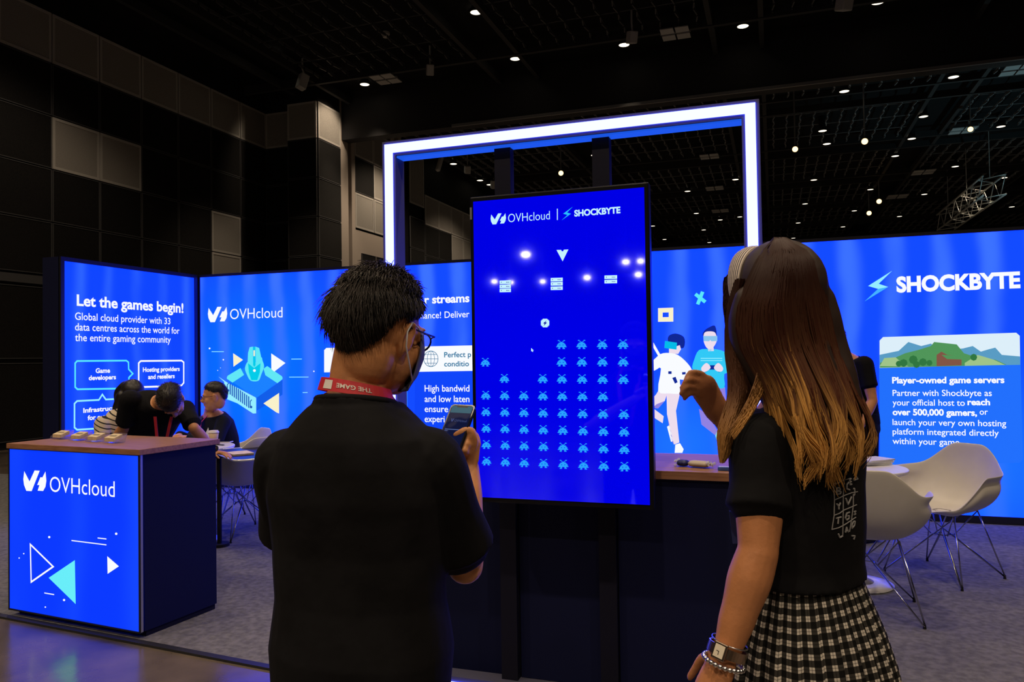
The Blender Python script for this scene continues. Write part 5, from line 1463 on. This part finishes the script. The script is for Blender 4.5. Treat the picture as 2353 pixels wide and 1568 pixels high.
for i in range(2300):
    u = rnd.random(); lay = rnd.random() ** 1.5 * .035 - .004
    cl = round(u * 9) / 9 + .03 * math.sin(i % 10); ph_ = cl * 17 + rnd.gauss(0, .35); yend = 1068 + 26 * math.sin(cl * 21) + rnd.gauss(0, 16) - 40 * (u > .9)
    y0 = 546 + abs(rnd.gauss(0, 12)); row = []; tr = []
    gold0 = rnd.gauss(0, .16) + (.22 if .05 < u < .50 else (-.05 if u < .8 else -.2)) + .22 * math.sin(cl * 29)
    for k in range(K):
        t = k / (K - 1); y = y0 + (yend - y0) * t
        c_ = min(1, max(0, (y - 860) / 200)); c_ = c_ * c_ * (3 - 2 * c_)
        uu = u + (cl - u) * .62 * c_; uu = min(.995, max(.005, uu + rnd.gauss(0, .002)))
        wv = (13 + 11 * math.sin(cl * 40)) * c_ * math.sin((y - 840) / (34 + 9 * math.sin(cl * 13)) + ph_) + 3 * math.sin(y / 60 + ph_) * (y > 700)
        row.append(surf(uu, y, lay + .010 * c_ * math.cos((y - 840) / 38 + ph_), wv))
        g = (y - 900) / 130 + gold0 * 1.4; g = min(1, max(0, g)); md = min(1, max(0, (y - 640) / 260 + rnd.gauss(0, .02)))
        base = DARK * (1 - md) + (MID if i % 3 else RED) * md
        cc_ = base * (1 - g) + GOLD * g * (0.75 if u > .55 else 1)
        tr.append((*cc_, 1))
    curs.append(row); tin.append(tr)
# left lock that falls over the front shoulder, and the hair at the face
LL = [(640, 1690), (700, 1672), (760, 1666), (820, 1668), (860, 1674), (900, 1672), (950, 1660), (1000, 1652), (1040, 1656), (1066, 1660)]
LR = [(640, 1712), (700, 1712), (760, 1712), (820, 1716), (860, 1722), (900, 1725), (950, 1708), (1000, 1690), (1040, 1684), (1066, 1668)]
for i in range(420):   # hair in front of the band, at the face
    u = rnd.random(); y0 = 578 + 26 * (1 - u) + rnd.random() * 18; yend = 700 + rnd.random() * 70; row = []
    for k in range(K):
        t = k / (K - 1); y = y0 + (yend - y0) * t
        x = 1712 - 24 * min(1, t * 3) ** .6 * (1 - u * .6) - 10 * (1 - u) + 4 * math.sin(y / 30 + i) - 6 * math.sin(math.pi * t)
        row.append(at(x - (6 if t > .3 else 0), y, 1.60 + .02 * rnd.random() * .3 - .02 * u))
    curs.append(row); tin.append([(*DARK, 1)] * K)
for i in range(620):
    u = rnd.random(); y0 = 640 + rnd.random() * 50; yend = 1000 + rnd.random() * 66; row = []; tr = []; ph_ = rnd.gauss(0, .5)
    for k in range(K):
        t = k / (K - 1); y = y0 + (yend - y0) * t
        x = interp(LL, y) + (interp(LR, y) - interp(LL, y)) * u + 6 * math.sin(y / 45 + ph_) * max(0, min(1, (y - 760) / 200))
        row.append(at(x, y, 1.535 - .02 * math.sin(math.pi * u) + .03 * rnd.random() * .2 - .06 * max(0, min(1, (y - 800) / 200))))
        md = min(1, max(0, (y - 700) / 260)); g = min(.45, max(0, (y - 900) / 300)); tr.append((*(DARK * (1 - md) + MID * md) * (1 - g) + GOLD * g, 1))
    curs.append(row); tin.append(tr)
for i in range(260):   # sweep from behind the ear across to the front lock
    u = rnd.random(); row = []; tr = []
    for k in range(K):
        t = k / (K - 1); y = 790 + 200 * t + 22 * u; x = 1745 + 24 * u - 70 * t ** 1.5 - 12 * u * t + (10 * math.sin(math.pi * t))
        row.append(at(x, y, 1.47 - .04 * t + .008 * rnd.random())); g = min(.6, t * .7 * (.4 + u)); tr.append((*(MID * (1 - g) + GOLD * g), 1))
    curs.append(row); tin.append(tr)
M_long = mat('long_hair', (0.1, 0.05, 0.03), 0.5, spec=0.16); N, L, b = nt(M_long)
an_ = N.new('ShaderNodeAttribute'); an_.attribute_name = 'tint'; L.new(an_.outputs['Color'], b.inputs['Base Color'])
hr_ = strands(curs, np.array([.0012] + [.0017] * (K - 6) + [.0015, .0013, .0010, .0007, .0004]), 3, tin)
hair = hr_.build('hair', M_long, woman, smooth=True)
# inner mass of the hair so it has body from every side
mb = MB(); mb.ball(WC + WH @ V((0, -.008, .032)) * .92, (.078, .098, .0945), WH)
for u in (.12, .3, .5, .7, .88): mb.limb([surf(u, y, .046 + .010 * (u in (.12, .88))) for y in (690, 740, 790, 850, 910, 980)], [.030, .034, .034, .032, .026, .012], 12)
mb.limb([at(1695, y, d) for y, d in ((680, 1.575), (730, 1.56), (800, 1.54))], [.014, .016, .013], 10)
mb.fuse('hair_underlayer', mat('hair_under', (0.022, 0.010, 0.007), 0.6), hair, 0.006, 4)
# striped headband
def bandpt(a, off, h):   # a: angle over the head from left ear over the top to the right ear; off: forward offset
    d = V((-math.cos(a), 0, math.sin(a))); k = 1.0
    return WC + WH @ (V((d.x * (.076 + h), .052 + off + .010 * math.sin(a), .026 + d.z * (.100 + h))) * .92)
mb = MB(); ns_ = 14
for s_ in range(ns_):
    mb.mi(s_ % 2); o0 = -.021 + .042 * s_ / ns_; o1 = -.021 + .042 * (s_ + 1) / ns_
    A_ = []
    for i in range(29):
        a = math.radians(-22 + 224 * i / 28); wd = .35 + .65 * math.sin(math.radians(180 * i / 28)) ** .6
        q0, q1 = o0 * wd, o1 * wd; bul = lambda o: .006 - 9 * (o * o)
        A_.append([bandpt(a, q0, bul(q0)), bandpt(a, q1, bul(q1)), bandpt(a, q1, -.006), bandpt(a, q0, -.006)])
    mb.rings(A_)
mb.build('headband', [mat('band_cream', (0.62, 0.55, 0.50), 0.7), mat('band_dark', (0.06, 0.05, 0.07), 0.7)], woman)
# wrist watch and bracelets on the hanging arm
wd_ = ld; c_w = wwl + ld * .004; wu = (CAM - c_w); wu = (wu - wd_ * wu.dot(wd_)).normalized(); wu = (wu + (CR * -.45 - wd_ * (CR * -.45).dot(wd_))).normalized(); wv_ = wd_.cross(wu)
M_gold = mat('rose_steel', (0.62, 0.48, 0.38), 0.25, metal=1.0); M_silver = mat('silver', (0.7, 0.7, 0.72), 0.25, metal=1.0)
def wring(r1, r2, off, rad, m, name, n=40, flat=1.0, tilt=0.0):
    MB().tube([c_w + wd_ * (off + tilt * math.cos(a)) + wu * (r1 * math.cos(a)) + wv_ * (r2 * math.sin(a)) for a in [2 * math.pi * i / n for i in range(n)]], rad, 8, closed=True).build(name, m, woman, smooth=True)
mb = MB(); R_ = []
for i in range(40):
    a = 2 * math.pi * i / 40; p = c_w + wu * (.0295 * math.cos(a)) + wv_ * (.0335 * math.sin(a)); o_ = (wu * math.cos(a) + wv_ * math.sin(a))
    R_.append([p - wd_ * .009, p + wd_ * .009, p + wd_ * .009 + o_ * .0025, p - wd_ * .009 + o_ * .0025])
mb.rings(R_, closed=True); wt = mb.build('watch_strap', M_gold, woman)
RW = Matrix((tuple(wv_), tuple(wd_), tuple(wu))).transposed()
MB().box(c_w + wu * .034, (.025, .031, .007), RW).build('watch_case', M_gold, wt, bevel=.002)
MB().box(c_w + wu * .0378, (.018, .022, .0012), RW).build('watch_dial', mat('dial_cream', (0.75, 0.68, 0.55), 0.3), wt)
mb = MB(); mb.box(c_w + wu * .0386 + wd_ * .003, (.001, .007, .0005), RW); mb.build('watch_hand', M_black, wt)
mb = MB(); mb.box(c_w + wu * .0386 + wv_ * .002, (.005, .001, .0005), RW); mb.build('watch_hand', M_black, wt)
wring(.0285, .033, -.017, .0014, M_silver, 'thin_bracelet', tilt=.004)
mb = MB()
for i in range(26):
    a = 2 * math.pi * i / 26; mb.ball(c_w + wd_ * (.020 + .005 * math.cos(a)) + wu * (.033 * math.cos(a)) + wv_ * (.036 * math.sin(a)), .0048, seg=8, ring=6)
mb.build('bead_bracelet', M_silver, woman, smooth=True)
# lanyard tail with metal clip at her far hip
q0, q1, q2 = at(1684, 1150, 1.50), at(1689, 1175, 1.50), at(1697, 1250, 1.495)
MB().ribbon([mixv(wsl, w_(0, .08, 1.25), .75), mixv(mixv(wsl, w_(0, .08, 1.25), .75), q0, .6), q0], [wr_ * .008] * 3, [wf_ * .0015] * 3).build('lanyard', M_red, woman)
MB().tube([q0, mixv(q0, q1, .5), q1], [.003, .006, .004], 8).build('lanyard_clip', M_silver, woman, smooth=True)
MB().ribbon([q1, q2], [CR * .011] * 2, [FWD * .002] * 2).build('badge_pouch', mat('badge_plastic', (0.05, 0.07, 0.22), 0.12), woman)
# ------------------------------------------------------------------ people further back
def figure(name_label, root, H, HD, S, E, W, spine, skin, tee_m, hairkw=None, hand_kw=(None, None), sleeve=.62, hips=None, knees=None, ankles=None, trousers=M_trs, hs=.95, voxel=.007, long_sleeve=False, high=False, shoulder_r=.066, up=(0, 0, 1)):
    """spine: list of (centre, right vector, front vector, rx, ry) from hips to neck base"""
    t = thing('person', name_label, 'person', (root[0], root[1], 0.0065))
    R = basis(HD, up)
    mb = MB(); mb.rings([ell(c, r, f, a, b, 28) for c, r, f, a, b in spine])
    nb = V(spine[-1][0]); mb.limb([mixv(V(spine[-2][0]), nb, .6), nb, mixv(nb, H, .55)], [.055, .054, .05])
    head(mb, H, R, hs)
    for i in (0, 1):
        arm(mb, S[i], E[i], W[i], .98)
        d = (V(W[i]) - V(E[i])).normalized(); k = hand_kw[i] or {}
        hand(mb, W[i], k.get('d', d), k.get('n', V((0, 0, -1))), k.get('side', R @ V((1 if i == 0 else -1, 0, 0))), k.get('curl', .35), .9)
    if hips:
        for i in (0, 1): mb.limb([hips[i], mixv(V(hips[i]), V(knees[i]), .5), knees[i], mixv(V(knees[i]), V(ankles[i]), .35), ankles[i]], [.080, .072, .052, .052, .038])
    mb.fuse('body', skin, t, voxel, 3); eyes(H, R, t, hs)
    mb = MB(); mb.rings([ell(c, r, f, a + .013, b + .013, 28) for c, r, f, a, b in (spine if high else spine[:-1])])
    for i in (0, 1):
        S_, E_, W_ = V(S[i]), V(E[i]), V(W[i])
        if long_sleeve:
            mb.limb([S_, mixv(S_, E_, .5), E_], [.066, .060, .054]); mb.limb([E_, mixv(E_, W_, .5), mixv(E_, W_, .93)], [.053, .048, .042])
        else:
            mb.limb([S_, mixv(S_, E_, .35), mixv(S_, E_, sleeve - .1)], [shoulder_r, .064, .062]); mb.tube([mixv(S_, E_, sleeve - .3), mixv(S_, E_, sleeve)], [.060, .064], 20)
    mb.fuse('shirt' if not long_sleeve else 'jacket', tee_m, t, voxel, 3, push=wrinkle(.006, 9))
    if hips:
        mb = MB(); c, r, f, a, b = spine[0]; c2 = spine[1][0]
        mb.rings([ell(mixv(V(c), V(c2), q), r, f, a + .012, b + .012, 24) for q in (-.35, .1, .6)])
        for i in (0, 1): mb.limb([hips[i], mixv(V(hips[i]), V(knees[i]), .5), knees[i], mixv(V(knees[i]), V(ankles[i]), .4), V(ankles[i]) + V((0, 0, .02))], [.092, .083, .064, .062, .054])
        mb.fuse('trousers', trousers, t, .009, 3)
    if hairkw is not None: short_hair(t, H, R, hs, **hairkw)
    return t, R
M_jack = mat('navy_jacket', (0.008, 0.010, 0.022), 0.8, spec=0.15)
M_polo = mat('black_polo', (0.006, 0.006, 0.008), 0.85, spec=0.15)
Z = V((0, 0, 1))

# seated man in glasses, turned to the table
f = V((-.50, -.866, 0)).normalized(); r = f.cross(Z)
B = at(520, 1000, 6.98); B.z = 0
def s_(x, y, z): return B + r * x + f * y + Z * z
sp = [(s_(0, .0, .47), r, f, .165, .12), (s_(0, .02, .60), r, f + Z * -.1, .155, .11), (s_(0, .05, .76), r, (f - Z * .2).normalized(), .19, .13), (s_(0, .09, .90), r, (f - Z * .3).normalized(), .20, .12), (s_(0, .12, 0.985), r, (f - Z * .3).normalized(), .14, .08), (s_(0, .14, 1.025), r, (f - Z * .3).normalized(), .058, .055)]
H = at(492, 912, 6.72)
hd = (V((-.78, -.60, -.12)))
S = [s_(.19, .10, .925), s_(-.19, .10, .925)]; E = [s_(.25, .25, .74), s_(-.27, .20, .73)]; W = [s_(.14, .36, ZTL + .045), s_(-.10, .36, ZTL + .04)]
t, R = figure('seated person in dark jacket and glasses facing the round table at left', B, H, hd, S, E, W, sp, M_skin, M_jack, dict(n=900, length=.028, lift=1.1, seed=9), hips=[s_(.09, .02, .50), s_(-.09, .02, .50)], knees=[s_(.12, .42, .50), s_(-.12, .42, .50)], ankles=[s_(.12, .38, .08), s_(-.13, .44, .08)], long_sleeve=True,
            hand_kw=(dict(d=(-r * .8 + f * .5), side=f, n=-Z), dict(d=(r * .8 + f * .4), side=f, n=-Z)))
for s in (1, -1): shoe('shoe', s_(.12 * s, .34, .05), s_(.13 * s, .53, .045), t)
g = MB()
def gq(x, y, z): return H + R @ (V((x, y, z)) * .95)
for k in (-1, 1):
    g.tube([gq(k * .033 + .023 * math.cos(a), .106, .006 + .016 * math.sin(a)) for a in [2 * math.pi * i / 16 for i in range(16)]], .0018, 5, closed=True)
    g.tube([gq(k * .056, .104, .010), gq(k * .078, .07, .012), gq(k * .082, -.01, .006)], .0016, 5)
g.tube([gq(-.01, .107, .008), gq(.01, .107, .008)], .0016, 5); g.build('glasses', M_glf, t, smooth=True)
MB().ribbon([s_(.05, .17, 1.0), s_(.045, .235, .93), s_(.02, .245, .84), s_(-.005, .25, .76)], [r * .010] * 4, [f * .003] * 4).build('lanyard', M_red, t)
MB().ribbon([s_(-.05, .17, 1.0), s_(-.045, .235, .93), s_(-.025, .245, .84), s_(-.005, .252, .76)], [r * .010] * 4, [f * .003] * 4).build('lanyard', M_red, t)
mb = MB(); mb.prism([s_(.035, .218, .975), s_(0, .24, .86), s_(-.035, .218, .975)], f * .006); mb.build('shirt_front', mat('dark_shirt', (0.03, 0.03, 0.04), 0.7), t)

# person in black polo bending over the small table
hp = at(332, 1060, 5.75); hp.z = .88
shm = at(366, 930, 5.42)
ax = (shm - hp).normalized(); side_ = (CR * 1.0 + FWD * .12); side_ = (side_ - ax * side_.dot(ax)).normalized(); fr = side_.cross(ax)
if fr.z > 0: fr = -fr
def sp_(t_, a, b, bow=0.0): return (mixv(hp, shm, t_) - fr * bow, side_, fr, a, b)
sp = [sp_(-.05, .165, .12), sp_(.25, .155, .11, .02), sp_(.55, .17, .12, .035), sp_(.82, .185, .118, .03), sp_(.97, .15, .09, .015), sp_(1.06, .065, .06)]
H = at(396, 921, 5.18)
hd = (-FWD * .22 - Z * .95 + CR * .18)
S = [shm - side_ * .185 - ax * .02 + Z * .0, shm + side_ * .175 - ax * .0]
W = [at(262, 1015, 5.55), at(493, 1033, 5.52)]
E = [at(284, 985, 5.42), at(446, 985, 5.36)]
W[1].z = .815
pf = -FWD; 
ft = V((hp.x, hp.y, 0))
t, R = figure('person in black polo bending forward over the small table, face down', ft, H, hd, S, E, W, sp, M_skin, M_polo, dict(n=1600, length=.04, lift=1.6, seed=3, line=lambda y: 0.15 if y > 0.6 else (0.15 - (0.6 - y) * 0.3 if y > 0.05 else (0.0 if y > -.3 else (-(-.3 - y) * 1.25)))), sleeve=.80, hs=.93, high=True, shoulder_r=.072, up=(-FWD + Z * .6),
            hips=[hp - CR * .09, hp + CR * .09], knees=[ft - CR * .10 + Z * .47 + FWD * .0, ft + CR * .10 + Z * .47], ankles=[ft - CR * .11 + Z * .09 + FWD * .04, ft + CR * .12 + Z * .09 + FWD * .04],
            hand_kw=(dict(n=FWD, side=CR), dict(d=(CR * .9 - FWD * .25 - Z * .12), n=-Z, side=(-FWD + CR * .2), curl=.25)))
for s in (1, -1): shoe('shoe', ft + CR * .11 * s + FWD * .08 + Z * .045, ft + CR * .13 * s - FWD * .12 + Z * .042, t)
wr = mixv(E[1], W[1], .93); wa = (W[1] - E[1]).normalized(); wu2 = wa.orthogonal().normalized(); wv2 = wa.cross(wu2)
MB().tube([wr + wu2 * (.032 * math.cos(a)) + wv2 * (.032 * math.sin(a)) for a in [2 * math.pi * i / 24 for i in range(24)]], .009, 8, closed=True).build('wrist_watch', M_black, t, smooth=True)
for px0, px1 in ((356, 361), (394, 382)):
    p0, p1 = at(px0, 958, 5.20), at(px1, 1012, 5.22)
    MB().ribbon([p0, mixv(p0, p1, .5), p1], [CR * .010] * 3, [FWD * .003] * 3).build('lanyard', M_red, t)

# person in a striped top, head bowed, behind the bending one
B = at(276, 1010, 6.3); B.z = 0
f = V((.93, -.36, 0)).normalized(); r = f.cross(Z)
sp = [(s_(0, 0, .47), r, f, .16, .12), (s_(0, .0, .62), r, f, .145, .11), (s_(0, .03, .82), r, (f - Z * .2).normalized(), .15, .12), (s_(0, .07, .95), r, (f - Z * .4).normalized(), .165, .11), (s_(0, .115, 1.04), r, (f - Z * .6).normalized(), .13, .085), (s_(0, .165, 1.095), r, (f - Z * .7).normalized(), .06, .058)]
H = at(303, 910, 6.22); hd = f * .7 - Z * .7
S = [s_(.165, .09, .975), s_(-.165, .09, .975)]; E = [s_(.20, .14, .78), s_(-.2, .2, .78)]; W = [s_(.16, .38, .80), s_(-.1, .42, .78)]
def stripes():
    m = mat('striped_top', (0.6, 0.55, 0.5), 0.8); N, L, b = nt(m)
    tc = N.new('ShaderNodeTexCoord'); sp2 = N.new('ShaderNodeSeparateXYZ'); L.new(tc.outputs['Object'], sp2.inputs[0])
    a = N.new('ShaderNodeMath'); a.operation = 'MULTIPLY_ADD'; L.new(sp2.outputs['X'], a.inputs[0]); a.inputs[1].default_value = .45; L.new(sp2.outputs['Z'], a.inputs[2])
    q = N.new('ShaderNodeMath'); q.operation = 'DIVIDE'; L.new(a.outputs[0], q.inputs[0]); q.inputs[1].default_value = .036
    fr_ = N.new('ShaderNodeMath'); fr_.operation = 'FRACT'; L.new(q.outputs[0], fr_.inputs[0])
    lt = N.new('ShaderNodeMath'); lt.operation = 'LESS_THAN'; L.new(fr_.outputs[0], lt.inputs[0]); lt.inputs[1].default_value = .26
    mx = N.new('ShaderNodeMix'); mx.data_type = 'RGBA'; L.new(lt.outputs[0], mx.inputs[0]); mx.inputs[6].default_value = (.66, .56, .42, 1); mx.inputs[7].default_value = (.01, .01, .012, 1)
    L.new(mx.outputs[2], b.inputs['Base Color']); return m
t, R = figure('seated person in cream and black striped top, hair covering a bowed head', B, H, hd, S, E, W, sp, M_skin2, stripes(), None, hips=[s_(.09, 0, .50), s_(-.09, 0, .50)], knees=[s_(.10, .42, .50), s_(-.10, .42, .50)], ankles=[s_(.1, .40, .08), s_(-.1, .40, .08)], sleeve=.55, shoulder_r=.068, high=True)
for s in (1, -1): shoe('shoe', s_(.10 * s, .36, .05), s_(.10 * s, .55, .045), t)
mb = MB(); mb.ball(H + R @ V((0, -.012, .03)), (.088, .108, .108), R)
mb.limb([H + R @ V((0, -.09, .0)), H + R @ V((0, -.10, -.08)), s_(0, .10, 1.12), s_(.02, .05, 1.06)], [.080, .085, .085, .05], 14, flat=.75, side=r)
mb.limb([H + R @ V((.07, -.0, .0)), H + R @ V((.085, .02, -.10)), H + R @ V((.08, .03, -.2))], [.05, .04, .015], 12); mb.limb([H + R @ V((-.07, -.0, .0)), H + R @ V((-.085, .02, -.10)), H + R @ V((-.08, .03, -.2))], [.05, .04, .015], 12)
mb.fuse('hair', M_hairb, t, .007, 4)

# person in black T-shirt behind the long-haired one, by the right wall
B = at(1957, 1000, 6.0); B.z = 0
f = V((-.80, -.60, 0)).normalized(); r = f.cross(Z)
sp = [(s_(0, -.06, .90), r, f, .16, .12), (s_(0, -.05, 1.05), r, f, .155, .115), (s_(0, -.02, 1.20), r, (f - Z * .15).normalized(), .17, .12), (s_(0, .02, 1.33), r, (f - Z * .3).normalized(), .18, .115), (s_(0, .05, 1.405), r, (f - Z * .35).normalized(), .12, .078), (s_(0, .075, 1.445), r, (f - Z * .4).normalized(), .058, .055)]
H = s_(0.0, .15, 1.535); hd = f * .85 - Z * .5
S = [s_(.175, .02, 1.365), s_(-.175, .02, 1.365)]; E = [s_(.215, .04, 1.09), s_(-.225, .0, 1.09)]; W = [s_(.17, .22, 1.0), s_(-.20, .12, .87)]
t, R = figure('person in black T-shirt looking down, standing half hidden by the long hair at right', B, H, hd, S, E, W, sp, M_skin, M_tee, dict(n=900, length=.03, lift=1.0, seed=6, m=mat('brown_hair', (.09, .04, .025), .45)), hips=[s_(.09, -.06, .87), s_(-.09, -.06, .87)], knees=[s_(.10, -.03, .47), s_(-.10, -.05, .47)], ankles=[s_(.10, -.06, .09), s_(-.11, -.08, .09)], sleeve=.62)
for s in (1, -1): shoe('shoe', s_(.105 * s, -.11, .045), s_(.12 * s, .10, .042), t)
